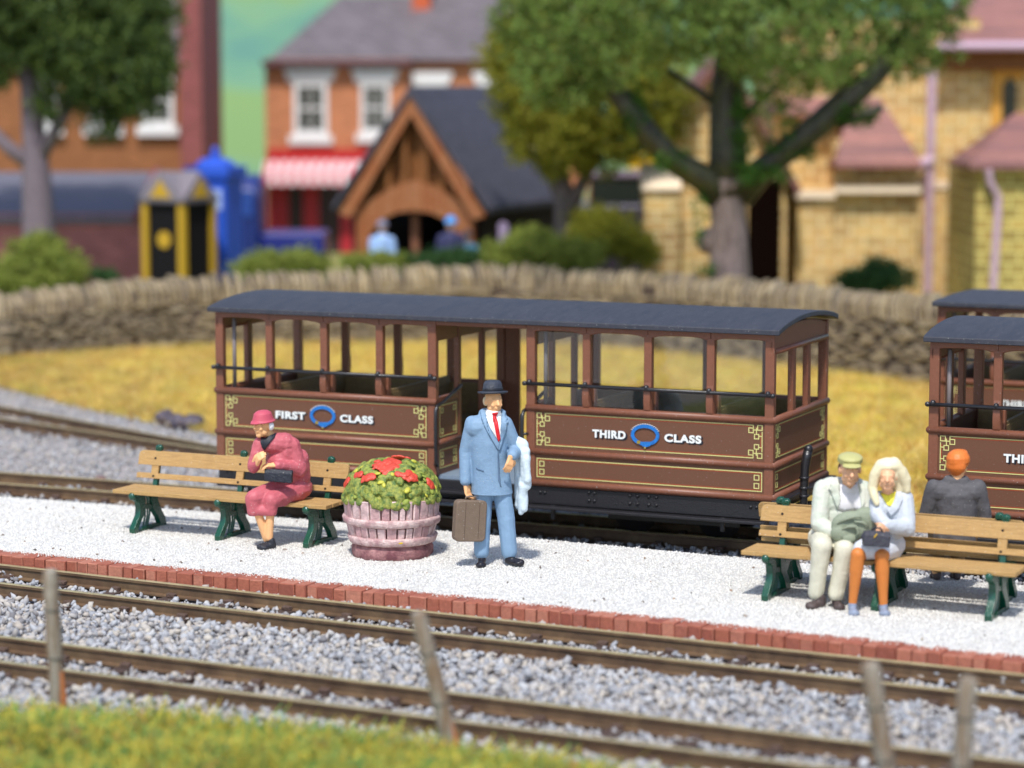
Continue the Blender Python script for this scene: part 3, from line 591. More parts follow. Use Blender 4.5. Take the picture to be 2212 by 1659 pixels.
for xx in (a.x+.4, q.x-.6): mb = MB(); mb.lathe([(.33,-.1),(.36,-.06),(.36,.06),(.33,.1)], 20, Matrix.Translation((xx, Y+.05, .36)) @ Matrix.Rotation(R(90), 4, 'X')); mb.build('wheel', m_tyre, h)
# --- lychgate
Y = 50.
h = empty('lychgate', (0, 0, 0)); tag(h, 'timber lychgate with steep dark slate roof and arched oak gable', 'gate')
Lp, Rp, Tp = P(722, 445, Y), P(1062, 452, Y), P(880, 205, Y); m0 = (Lp.x+Rp.x)/2; hw = (Rp.x-Lp.x)/2; ze = Lp.z; zr = Tp.z; D = 5.0
rdir = Vector((.34, .94, 0)).normalized(); org = Vector((m0, Y, 0)); ang = -math.atan2(rdir.x, rdir.y)
M = Matrix.Translation(org) @ Matrix.Rotation(ang, 4, 'Z')
hw *= 1.0
def slab(p, q, th): 
    d = Vector((q[0]-p[0], q[1]-p[1])); n2 = Vector((-d.y, d.x)).normalized()*th
    return [p, q, (q[0]+n2.x, q[1]+n2.y), (p[0]+n2.x, p[1]+n2.y)]
mb = MB(); mb.prism([(-hw-.12, ze-.12),(0, zr),(hw+.12, ze-.12),(hw+.12, ze),(0, zr+.16),(-hw-.12, ze)], 'y', -.15, D, M); mb.build('roof', m_slate2, h)
mb = MB(); w_ = .26
mb.prism([(-hw, ze-.16),(0, zr-.02),(hw, ze-.16),(hw-.25, ze-.24),(0, zr-.38),(-hw+.25, ze-.24)], 'y', -.10, .02, M); mb.build('bargeboard', m_oak, h)
arc = [(-hw*.62, 0.0)]+[(-hw*.62*math.cos(t), P(0,455,Y).z-.55+.55*math.sin(t)) for t in np.linspace(0, math.pi, 14)]+[(hw*.62, 0.)]
mb = MB(); zc = ze-.12
outer = [(-hw*.80, 0),(-hw*.80, zc),(-hw*.4, zc+.42),(0, zc+.62),(hw*.4, zc+.42),(hw*.80, zc),(hw*.80, 0)]
def ring(outer, inner, y0, y1, mb, M):
    import itertools
    n = 15
    def rs(poly):
        L = [0]
        for a, b in zip(poly, poly[1:]): L.append(L[-1]+math.dist(a, b))
        t = np.linspace(0, L[-1], n); return [(float(np.interp(s, L, [p[0] for p in poly])), float(np.interp(s, L, [p[1] for p in poly]))) for s in t]
    o_, i_ = rs(outer), rs(inner)
    for k in range(n-1): mb.prism([o_[k], o_[k+1], i_[k+1], i_[k]], 'y', y0, y1, M)
ring(outer, arc, .06, .20, mb, M); mb.build('arched_frame', m_oak, h)
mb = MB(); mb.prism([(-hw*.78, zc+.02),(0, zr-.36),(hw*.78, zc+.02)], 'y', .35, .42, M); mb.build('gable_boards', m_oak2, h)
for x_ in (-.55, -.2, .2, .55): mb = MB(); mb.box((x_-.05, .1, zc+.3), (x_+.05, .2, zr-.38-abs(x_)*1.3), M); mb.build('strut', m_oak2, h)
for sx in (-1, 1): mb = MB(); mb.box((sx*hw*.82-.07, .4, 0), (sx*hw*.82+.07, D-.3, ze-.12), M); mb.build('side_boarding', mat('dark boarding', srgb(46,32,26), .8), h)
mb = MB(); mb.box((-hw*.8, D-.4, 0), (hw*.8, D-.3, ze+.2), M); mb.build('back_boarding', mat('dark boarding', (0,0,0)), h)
mb = MB(); a = P(897, 500, Y+.4); mb.tube([(a.x, Y+.5, 0),(a.x, Y+.5, a.z+.35)], .08, 6); mb.build('gate_post', mat('brown post', srgb(140,92,70), .8), h)
# --- church in golden stone
h = empty('church', (0, 0, 0)); tag(h, 'golden stone church with pink tiled roofs, dark doorway and lilac drainpipes', 'church')
Y = 48.5
mb = MB(); a = P(1398, 300, Y); ap = P(1560, 190-40, Y); b = P(1722, 405, Y); 
mb.prism([(P(1448, 395, Y).x, -.1),(P(1448, 395, Y).x, P(0, 268, Y).z),(P(1560, 130, Y).x, P(0, 130, Y).z),(P(1700, 330, Y).x, P(0, 330, Y).z),(P(1700,330,Y).x, P(0,400,Y).z),(P(1700, 395, Y).x, -.1)], 'y', Y, Y+3.0); porch = mb.build('porch_wall', m_ston, h)
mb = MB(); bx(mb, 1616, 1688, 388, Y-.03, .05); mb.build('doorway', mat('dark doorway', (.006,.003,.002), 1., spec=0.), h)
p0, p1, p2 = P(1408, 292, Y), P(1562, 110, Y), P(1728, 408, Y)
mb = MB(); mb.prism([(p0.x, p0.z),(p1.x, p1.z),(p2.x, p2.z),(p2.x-.08, p2.z-.1),(p1.x, p1.z-.2),(p0.x+.08, p0.z-.12)], 'y', Y-.35, Y+3.1); mb.build('porch_roof', mat('brown verge timber', srgb(120,80,70), .7), h)
mb = MB(); bx(mb, 1392, 1470, 398, Y-.9, 1.1); mb.build('buttress', m_ston, h, bevel=.02); mb = MB(); a, b = P(1388, 392, Y-.95), P(1472, 412, Y-.95); mb.prism([(Y-.98, b.z),(Y-.98, b.z+.07),(Y-.1, a.z+.32),(Y-.1, b.z)], 'x', a.x, b.x); mb.build('buttress_cap', m_cap, h)
mb = MB(); bx(mb, 1466, 1500, 425, Y-.3, .4); mb.build('pier', m_ston, h)
# main body
Y2 = 50.
mb = MB(); bx(mb, 1690, 2118, 40, Y2, 6); mb.build('wall', m_ston, h)
mb = MB(); bx(mb, 1722, 1800, 408, Y2-.85, .86); bx(mb, 1800, 1985, 300, Y2-.7, .7); mb.build('vestry_wall', m_ston, h)
for x0, x1, yy in ((1716, 1804, 412), (1804, 1990, 400), (1990, 2112, 394)):
    mb = MB(); a, b = P(x0, yy, Y2-.95), P(x1, yy+17, Y2-.95); mb.box((a.x, Y2-(.97 if x0 < 1990 else .16), b.z), (b.x, Y2-.0, a.z)); mb.build('string_course', m_cap, h)
def hip(x0, x1, xt0, xt1, yb, yt, Ya, dep, name='roof'):
    a, b, c, d = P(x0, yb, Ya), P(x1, yb, Ya), P(xt1, yt, Ya+dep), P(xt0, yt, Ya+dep); mb = MB()
    mb.add([a, b, c, d, Vector((a.x, Ya+dep, a.z)), Vector((b.x, Ya+dep, b.z)), Vector((a.x, Ya, a.z-.1)), Vector((b.x, Ya, b.z-.1)), Vector((a.x, Ya+dep, a.z-.1)), Vector((b.x, Ya+dep, b.z-.1))], [(0,1,2,3),(0,3,4),(1,5,2),(0,6,7,1),(6,8,9,7),(0,4,8,6),(1,7,9,5),(3,2,5,4)]); return mb.build(name, m_pink, h)
hip(1805, 1992, 1840, 1900, 352, 210, Y2-1.2, 1.2)
hip(1690, 1880, 1700, 1800, 240, 60, Y2-.5, 3.0)
hip(2030, 2330, 2120, 2330, 98, -60, Y2-.7, 3.4)
mb = MB(); a = P(2026, 100, Y2-.8); b = P(2340, 100, Y2-.8); mb.tube([(a.x, Y2-.8, a.z),(b.x, Y2-.8, a.z)], .09); mb.build('gutter', m_lilac, h)
mb = MB(); bx(mb, 2034, 2330, 108, Y2-.4, .4, pyb=150); mb.build('eaves', m_oak2, h)
mb = MB(); bx(mb, 1990, 2400, 104, Y2-.12, .13); mb.build('chancel_wall', m_ston, h)
mb = MB(); a = P(2016, 150, Y2-.5); g2 = P(2016, 360, Y2-.5); mb.tube([(a.x, Y2-.35, 0),(a.x, Y2-.35, a.z)], .085); mb.tube([(g2.x-.32, Y2-.4, g2.z),(g2.x, Y2-.38, g2.z+.12)], .12); mb.build('downpipe', m_lilac, h)
mb = MB(); a, b = P(2168, 168, Y2-.2), P(2196, 268, Y2-.2); z0, z1 = b.z, a.z; mb.prism([(a.x, z0),(b.x, z0),(b.x, z1-.15),((a.x+b.x)/2, z1),(a.x, z1-.15)], 'y', Y2-.16, Y2-.1); mb.build('window', m_dark, h)
mb = MB(); mb.prism([(a.x-.22, z0-.1),(a.x-.02, z0-.1),(a.x-.02, z1-.1),((a.x+b.x)/2, z1+.06),(b.x+.02, z1-.1),(b.x+.2, z1+.1),((a.x+b.x)/2, z1+.35),(a.x-.22, z1+.1)], 'y', Y2-.2, Y2-.13); mb.build('window_surround', mat('ochre dressed stone', srgb(206,150,66), .85), h)
# annex at right
Y3 = 46.5
mb = MB(); bx(mb, 2110, 2420, 352, Y3, 3); mb.build('annex_wall', m_gston, h)
hip(2096, 2430, 2190, 2430, 354, 245, Y3-.25, 2.2)
mb = MB(); a = P(2140, 366, Y3-.2); mb.tube([(a.x-.05, Y3-.25, a.z),(a.x+.0, Y3-.2, a.z-.25),(a.x+.16, Y3-.12, a.z-.5),(a.x+.16, Y3-.12, a.z-.75),(a.x+.08, Y3-.12, 0)], .07); mb.build('downpipe', m_lilac, h)
# --- parked car and yellow board near the church
Y = 56.
h = empty('parked_car', (0, 0, 0)); tag(h, 'dark parked car with a dusty purple grey roof beside the church buttress', 'car')
a, b = P(1262, 440, Y), P(1430, 440, Y); c1 = P(1275, 372, Y); c2 = P(1430, 372, Y); m_car = mat('dark car paint', srgb(50,44,60), .3); wl = b.x-a.x
mb = MB(); mb.box((a.x-.5, Y, .3), (b.x+.6, Y+1.6, a.z)); mb.build('body', m_car, h, bevel=.12, seg=3); mb = MB(); mb.box((c1.x, Y+.12, a.z), (c2.x, Y+1.5, c1.z-.12)); mb.build('window', m_dark, h); mb = MB(); mb.box((c1.x-.06, Y+.05, c1.z-.13), (c2.x, Y+1.55, c1.z)); mb.build('roof', mat('dusty car roof', srgb(126,108,122), .5), h, bevel=.05)
for xx in (a.x, b.x+.1): mb = MB(); mb.lathe([(.28,-.08),(.32,-.05),(.32,.05),(.28,.08)], 18, Matrix.Translation((xx, Y+.05, .33)) @ Matrix.Rotation(R(90), 4, 'X')); mb.build('wheel', m_tyre, h)
Y = 57.; a, b = P(1352, 332, Y), P(1424, 362, Y); mb = MB(); mb.box((a.x, Y, b.z), (b.x, Y+.05, a.z)); mb.box((a.x+.2, Y+.05, 0), (a.x+.28, Y+.12, a.z)); mb.box((b.x-.28, Y+.05, 0), (b.x-.2, Y+.12, a.z))
tag(mb.build('sign_board', mat('bright yellow board', srgb(226,178,16), .5)), 'plain bright yellow board on posts above the dark parked car', 'sign')
# --- two small villagers by the lychgate
def villager(px, Y, hgt, coat, legs, hat, label):
    c = P(px, 500, Y); mb = MB(); s = hgt/1.7; zg = .16
    mb.cap((-.08*s,0,.06),.06*s,(-.08*s,0,.8*s),.08*s); mb.cap((.08*s,0,.06),.06*s,(.08*s,0,.8*s),.08*s); mb.cap((0,0,.85*s),.15*s,(0,0,1.3*s),.15*s); mb.cap((0,0,1.3*s),.07*s,(0,0,1.5*s),.06*s); mb.ell((0,-.02,1.57*s),(.08*s,.09*s,.11*s))
    for q in (-1, 1): mb.cap((q*.17*s,0,1.32*s),.065*s,(q*.22*s,-.04,1.0*s),.05*s); mb.cap((q*.22*s,-.04,1.0*s),.05*s,(q*.2*s,-.12*s,.8*s),.04*s)
    o = blob(mb, 'person', mat('pink skin paint', srgb(214,164,132), .5), vox=.018, loc=(c.x, Y, zg)); tag(o, label, 'person')
    mb = MB(); mb.cap((0,0,.72*s),.19*s,(0,0,1.32*s),.17*s)
    for q in (-1, 1): mb.cap((q*.17*s,0,1.34*s),.08*s,(q*.22*s,-.04,1.0*s),.068*s); mb.cap((q*.22*s,-.04,1.0*s),.068*s,(q*.205*s,-.11*s,.86*s),.055*s)
    blob(mb, 'coat', coat, o, vox=.018); mb = MB()
    for q in (-1, 1): mb.cap((q*.08*s,0,.1),.075*s,(q*.08*s,0,.78*s),.1*s)
    blob(mb, 'trousers', legs, o, vox=.018); mb = MB(); mb.ell((0,0,1.66*s),(.1*s,.11*s,.08*s)); mb.ell((0,-.02,1.62*s),(.13*s,.14*s,.02*s)); blob(mb, 'hat', hat, o, vox=.015)
m_pb = mat('pale blue cloth', srgb(150,180,224), .6); m_tl = mat('teal cloth', srgb(60,110,140), .6); m_bh = mat('sky blue hat', srgb(70,150,220), .5); m_nv = mat('navy cloth', srgb(48,48,84), .6)
villager(826, 48.6, 1.68, m_pb, m_pb, mat('grey hat paint', srgb(120,120,140), .6), 'small blurred figure in a pale blue coat, standing left of the lychgate arch')
villager(974, 48.0, 1.78, m_nv, m_tl, m_bh, 'blurred figure in a bright blue hat and dark coat, standing right in the lychgate arch')
villager(1010, 48.5, 1.5, m_tl, m_tl, mat('dark cap paint', srgb(40,40,50), .6), 'small blurred figure in teal clothes, beside the one in the blue hat')
mb = MB(); a = P(1087, 478, 48.5); mb.prism([(a.x-.09, 0),(a.x+.09, 0),(a.x+.09, a.z-.06),(a.x, a.z),(a.x-.09, a.z-.06)], 'y', 48.5, 48.6); tag(mb.build('marker_post', mat('pale lilac stone', srgb(150,132,160), .7)), 'small pale stone post in the shade beside the lychgate', 'post')
# ------------------------------------------------------------------ trees and bushes
def lobe(px, py, Y, rx, rz, ry=None): c = P(px, py, Y); s = Y/FPX; return (tuple(c), (rx*s, (ry or (rx+rz)/2)*s, rz*s))
def lf(name, cols): return mat(name, cols[0], .75, island=cols, trans=.3, var=.15, vs=1.2)
m_lfA = lf('fresh green leaf', [srgb(94,112,48), srgb(114,138,58), srgb(76,92,40), srgb(132,160,76), srgb(110,122,54), srgb(134,132,72), srgb(102,140,64), srgb(62,74,34), srgb(148,178,86), srgb(124,160,72)])
m_lfB = lf('dark green leaf', [srgb(64,86,38), srgb(80,102,48), srgb(54,72,32), srgb(98,114,54), srgb(108,130,52)])
m_lfC = lf('yellow green leaf', [srgb(140,140,36), srgb(120,124,32), srgb(160,158,48), srgb(104,112,34), srgb(150,134,44)])
m_lfD = lf('lime bush leaf', [srgb(142,154,60), srgb(122,138,54), srgb(166,172,78), srgb(100,118,48), srgb(152,152,66)])
m_lfE = lf('deep bush leaf', [srgb(50,88,44), srgb(66,100,48), srgb(40,72,36), srgb(84,112,50)])
Y = 43.
t = empty('tree', P(1575, 600, Y)*1); t.location.z = 0; tag(t, 'large green tree with thick grey trunk and forked ivy covered limbs before the church', 'tree'); loc0 = t.location.copy()
def rel(*pts): return [P(x, y, Yy)-loc0 for x, y, Yy in pts]
s_ = Y/FPX
mb = MB(); mb.tube(rel((1574,720,Y),(1574,600,Y),(1576,540,Y),(1574,470,Y),(1570,420,Y),(1570,385,Y)), [56*s_,47*s_,41*s_,39*s_,42*s_,50*s_], 18); mb.ell(rel((1522,520,Y))[0], (.14,.14,.22)); mb.ell(rel((1600,610,Y))[0], (.14,.14,.2))
tr = blob(mb, 'trunk', m_bark, t, vox=.04, it=2)
def limb(pts, rs, name='limb'):
    mb = MB(); mb.tube(rel(*pts), [r*s_ for r in rs], 10); return mb.build(name, m_ivy, t, smooth=True)
limb([(1555,420,Y),(1520,385,Y-.2),(1450,345,Y-.4),(1400,290,Y-.5),(1360,235,Y-.5),(1310,170,Y-.4),(1260,90,Y-.2)], [38,32,27,25,26,21,12])
limb([(1575,420,Y),(1572,330,Y),(1568,230,Y),(1575,120,Y),(1600,0,Y)], [46,42,37,31,20])
limb([(1595,420,Y),(1640,372,Y-.1),(1700,325,Y-.3),(1770,268,Y-.4),(1840,205,Y-.4),(1900,150,Y-.3),(1960,60,Y)], [36,30,28,29,30,25,14])
limb([(1810,268,Y-.4),(1850,255,Y-.6),(1905,232,Y-.8)], [12,11,9], 'twig')
limb([(1440,150,Y),(1500,190,Y),(1560,235,Y)], [6,8,10], 'twig'); limb([(1700,170,Y),(1640,220,Y),(1590,270,Y)], [6,8,10], 'twig')
LB = [lobe(1225,60,Y,150,130), lobe(1210,150,Y-.6,105,80), lobe(1270,175,Y-.4,75,60), lobe(1150,20,Y,90,80), lobe(1195,200,Y-.5,62,48), lobe(1340,120,Y-1.,100,70), lobe(1400,10,Y-.8,190,120), lobe(1480,70,Y-1,120,60), lobe(1620,40,Y-1,170,120), lobe(1660,160,Y-.4,85,60), lobe(1680,245,Y-.4,50,34), lobe(1740,100,Y-.8,150,100), lobe(1790,160,Y-.6,70,40),
      lobe(1880,60,Y-.2,150,120), lobe(1975,60,Y,100,90), lobe(1960,130,Y,70,45), lobe(2020,-20,Y,90,90), lobe(1500,-80,Y,330,120), lobe(1800,-90,Y,280,120)]
LB = [((c[0]-loc0.x, c[1]-loc0.y, c[2]-loc0.z), r) for c, r in LB]
leaves('foliage', LB, 110000, .036, m_lfA, t)
LI = [((c[0]-loc0.x, c[1]-loc0.y, c[2]-loc0.z), r) for c, r in [lobe(1512,470,Y-.3,7,60,8), lobe(1525,590,Y-.3,16,14,8), lobe(1600,290,Y-.3,20,90,14), lobe(1370,240,Y-.6,25,45,15), lobe(1640,378,Y-.5,60,16,15), lobe(1850,250,Y-.6,45,22,15), lobe(1740,335,Y-.4,18,18,12), lobe(1450,345,Y-.5,40,22,14), lobe(1700,310,Y-.4,50,26,14)]]
leaves('ivy', LI, 5000, .035, lf('ivy leaf', [srgb(56,96,30), srgb(76,120,36), srgb(40,64,24)]), t)
# yellow green tree
Y = 48.; s_ = Y/FPX; t = empty('tree', P(1222, 600, Y)); t.location.z = 0; loc0 = t.location.copy(); tag(t, 'yellow green tree with thin forked trunk, growing beside the lychgate roof', 'tree')
mb = MB(); mb.tube(rel((1225,640,Y),(1222,520,Y),(1222,440,Y),(1210,370,Y)), [30*s_,26*s_,24*s_,18*s_], 10); mb.tube(rel((1222,470,Y),(1255,400,Y),(1290,330,Y)), [20*s_,14*s_,10*s_], 8); mb.tube(rel((1218,440,Y),(1190,380,Y),(1160,320,Y)), [16*s_,12*s_,8*s_], 8); mb.build('trunk', m_bark, t, smooth=True)
LB = [lobe(1180,160,Y,130,150), lobe(1290,200,Y,170,150), lobe(1190,290,Y-.5,110,70), lobe(1300,300,Y-.3,110,65), lobe(1215,350,Y-.5,60,40), lobe(1400,230,Y,90,90), lobe(1110,120,Y,50,90), lobe(1250,60,Y+.3,160,100)]
LB = [((c[0]-loc0.x, c[1]-loc0.y, c[2]-loc0.z), r) for c, r in LB]; leaves('foliage', LB, 60000, .05, m_lfC, t)
# left tree
Y = 50.; s_ = Y/FPX; t = empty('tree', P(85, 600, Y)); t.location.z = 0; loc0 = t.location.copy(); tag(t, 'blurred dark green tree with pale grey trunk at the far left', 'tree')
mb = MB(); mb.tube(rel((88,640,Y),(84,500,Y),(80,400,Y),(75,320,Y),(66,200,Y),(50,100,Y)), [44*s_,36*s_,32*s_,26*s_,22*s_,14*s_], 12); mb.tube(rel((84,350,Y),(120,280,Y-.2),(165,200,Y-.4),(200,130,Y-.4)), [16*s_,13*s_,11*s_,8*s_], 8); mb.tube(rel((78,360,Y),(20,320,Y),(-50,250,Y)), [20*s_,16*s_,12*s_], 8); mb.build('trunk', mat('pale grey bark', srgb(112,100,106), .9, var=.2, vs=5, bump=.5), t, smooth=True)
LB = [lobe(60,20,Y,190,110), lobe(230,60,Y,150,120), lobe(300,110,Y,75,50), lobe(230,190,Y,80,70), lobe(215,265,Y-.3,36,45), lobe(-30,90,Y,130,90), lobe(150,110,Y-.5,110,70), lobe(20,-70,Y,260,100), lobe(260,20,Y,110,70), lobe(320,150,Y-.4,60,60), lobe(150,180,Y-.4,60,50), lobe(250,150,Y-.5,90,70), lobe(300,205,Y-.5,55,45), lobe(110,235,Y-.3,40,36)]
LB = [((c[0]-loc0.x, c[1]-loc0.y, c[2]-loc0.z), r) for c, r in LB]; leaves('foliage', LB, 60000, .06, m_lfB, t)
def bush(lbs, m, label, n, size=.035, grp='bushes along the far side of the wall'):
    c0 = Vector(lbs[0][0]); L_ = []; b = Vector((c0.x, c0.y, 0))
    t = empty('bush', b); tag(t, label, 'bush', grp); LB = [((c[0]-b.x, c[1]-b.y, c[2]-b.z), r) for c, r in lbs]
    leaves('foliage', LB, n, size, m, t, shell=.35); mb = MB()
    for c, r in LB[:3]: mb.tube([(c[0]*.5, 0, 0), (c[0], c[1], c[2])], [.05, .03], 6)
    mb.build('stem', m_bark, t)
bush([lobe(80,590,44.5,100,70), lobe(30,620,44,80,50), lobe(90,540,44.6,70,36), lobe(140,590,44.2,50,40)], m_lfD, 'large rounded lime green bush at the left end of the wall', 16000)
bush([lobe(225,597,44.6,26,12)], m_lfE, 'tiny dark green tuft on the wall top left of the black and yellow box', 1200)
bush([lobe(610,575,45.6,85,30), lobe(560,582,45.5,60,22), lobe(660,572,45.5,55,28)], m_lfD, 'low wide lime bush before the dark blue lorry', 12000)
bush([lobe(800,572,46,60,28), lobe(850,575,46,45,24)], m_lfD, 'small lime bush in front of the left foot of the lychgate', 8000)
bush([lobe(955,572,46,75,28), lobe(1000,565,46,40,26)], m_lfE, 'dark green low bush below the lychgate arch', 9000)
bush([lobe(1170,548,46,90,38), lobe(1080,558,46,50,34), lobe(1230,552,46,80,36), lobe(1150,520,46.2,60,26)], m_lfD, 'mounded olive bush under the yellow green tree', 18000)
bush([lobe(1310,510,47.4,85,48), lobe(1290,470,47.5,60,26), lobe(1370,540,47.4,50,36)], m_lfC, 'dull yellow green bush beside the church buttress', 14000)
bush([lobe(1890,605,46,85,26), lobe(1900,585,46,40,26), lobe(1850,605,46,40,18)], m_lfE, 'dark green bush at the foot of the church wall', 9000)
# ================================================================== THE COACHES
m_brown = mat('coach brown paint', srgb(122,75,54), .42, var=.10, vs=10, dust=.42, bump=.10, bs=160, spec=.5)
m_panel = mat('coach panel paint', srgb(104,68,49), .5, var=.10, vs=60, dust=.35, bump=.15, bs=220, spec=.4)
m_inn = mat('coach inner wood', srgb(126,104,68), .7, var=.15, vs=6)
m_roof = mat('coach roof slate grey', srgb(58,59,66), .62, var=.12, vs=4, dust=.3, streak=((9,1.2,1), 2.5, srgb(50,53,62)), bump=.15, bs=120, spec=.4)
m_frame = mat('black underframe', (.014,.013,.015), .42, bump=.3, bs=60, spec=.5)
m_rail_b = mat('black handrail', (.016,.015,.017), .3, bump=.2, bs=80, spec=.6)
m_line = mat('pale yellow lining', srgb(206,200,128), .5)
m_line2 = mat('orange lining fringe', srgb(176,74,40), .5)  # thin orange line painted just inside the yellow lining
m_pole = mat('grey metal pole', srgb(128,118,116), .4, spec=.5)
m_let = mat('silver white lettering', srgb(228,230,226), .45, bump=.2, bs=200); m_sh = mat('blue black letter shadow', srgb(24,26,36), .5)
m_belt = mat('blue garter ribbon', srgb(34,110,184), .45, var=.35, vs=40); m_gold = mat('dull gold buckle', srgb(150,130,50), .4)
m_grey = mat('grey blue step', srgb(120,136,152), .6, var=.1)
CL, CW = 6.21, 1.77
Z0b, ZB1, ZB2, ZS, ZT = .425, .740, .810, 1.23, 2.055
def text_mesh(s, size, bold=.020, ext=.004):
    cu = bpy.data.curves.new('t', 'FONT'); cu.body = s; cu.size = size; cu.offset = bold*size*2.2; cu.extrude = ext; cu.align_x = 'LEFT'; cu.space_character = 1.12
    o = bpy.data.objects.new('t', cu); C.collection.objects.link(o); dg = bpy.context.evaluated_depsgraph_get(); dg.update(); me = bpy.data.meshes.new_from_object(o.evaluated_get(dg)); bpy.data.objects.remove(o); return me
def word(name, s, x0, x1, zc, h, parent, y=-.004, m=None, mirror=False):
    me = text_mesh(s, 1.0); co = np.array([v.co[:] for v in me.vertices]); mn, mx = co.min(0), co.max(0)
    out = []
    for c in co: out.append((x0+(c[0]-mn[0])/(mx[0]-mn[0])*(x1-x0), y-(c[2])*.6, zc-h/2+(c[1]-mn[1])/(mx[1]-mn[1])*h))
    me.vertices.foreach_set('co', np.array(out, np.float32).ravel()); me.materials.clear(); me.materials.append(m or m_let); me.update()
    return link(bpy.data.objects.new(name, me), parent)
def lining(parent, T, L, z0, z1, fancy):
    """painted lining round a panel; T maps (s, z, out) to a point on that panel"""
    mb = MB(); mo = MB(); t = .0085; a = .042
    def seg(mb_, s0, za, s1, zb, t=t, out=.003):
        vs = []
        for s, z in ((min(s0,s1)-t/2, min(za,zb)-t/2), (max(s0,s1)+t/2, min(za,zb)-t/2), (max(s0,s1)+t/2, max(za,zb)+t/2), (min(s0,s1)-t/2, max(za,zb)+t/2)): vs.append(T(s, z, out))
        vs += [T(s, z, .0) for s, z in ((min(s0,s1)-t/2, min(za,zb)-t/2), (max(s0,s1)+t/2, min(za,zb)-t/2), (max(s0,s1)+t/2, max(za,zb)+t/2), (min(s0,s1)-t/2, max(za,zb)+t/2))]
        mb_.add(vs, [(0,1,2,3),(4,7,6,5),(0,4,5,1),(1,5,6,2),(2,6,7,3),(3,7,4,0)])
    def sq(s, z, w=a, k=1., out=.0035):
        seg(mb, s, z, s+w, z, out=out); seg(mb, s, z+w, s+w, z+w, out=out+.0003); seg(mb, s, z, s, z+w, out=out+.0006); seg(mb, s+w, z, s+w, z+w, out=out+.0009)
    e = .118 if L > 2 else (.095 if L > 1 else .05)
    if fancy:
        g = .125
        for zz, dz in ((z0+.035, 1), (z1-.035, -1)): seg(mb, e+g, zz, L-e-g, zz); seg(mo, e+g, zz+dz*.012, L-e-g, zz+dz*.012, t=.005, out=.002)
        for ss, ds in ((e, 1), (L-e, -1)):
            seg(mb, ss, z0+.10, ss, z1-.10, out=.0032); seg(mo, ss+ds*.012, z0+.115, ss+ds*.012, z1-.115, t=.005, out=.0022)
            for zz, dz in ((z0+.035, 1), (z1-.035, -1)):
                def S(u, v, w=.034): # square in corner-relative units
                    s_ = ss+ds*u if ds > 0 else ss-u-w; z_ = zz+dz*v if dz > 0 else zz-v-w; sq(s_, z_, w)
                S(.0, .0, .046); S(.090, .028, .046); S(.034, .088, .044)
                seg(mb, ss+ds*.046, zz+dz*.046, ss+ds*.090, zz+dz*.046, out=.0052); seg(mb, ss+ds*.057, zz+dz*.028, ss+ds*.057, zz+dz*.088, out=.0057); seg(mb, ss+ds*.09, zz, ss+ds*.135, zz, out=.0047); seg(mb, ss+ds*.09, zz, ss+ds*.09, zz+dz*.03, out=.0044); seg(mb, ss, zz+dz*.105, ss+ds*.034, zz+dz*.105, out=.0049)
    else:
        for zz, dz in ((z0+.035, 1), (z1-.035, -1)): seg(mb, e, zz, L-e, zz); seg(mo, e+.01, zz+dz*.012, L-e-.01, zz+dz*.012, t=.005, out=.002)
        for ss, ds in ((e, 1), (L-e, -1)):
            seg(mb, ss, z0+.035, ss, z1-.035, out=.0032); seg(mo, ss+ds*.012, z0+.05, ss+ds*.012, z1-.05, t=.005, out=.0022)
            for zz, dz in ((z0+.035, 1), (z1-.035, -1)): sq(ss+ds*.028 if ds > 0 else ss-.028-.048, zz+dz*.028 if dz > 0 else zz-.028-.048, .048)
    o = mb.build('lining', m_line, parent); mo.build('lining_fringe', m_line2, o)
def half_round(mb, p0, p1, r, seg=10): mb.tube([p0, p1], r, seg)
RIV = None
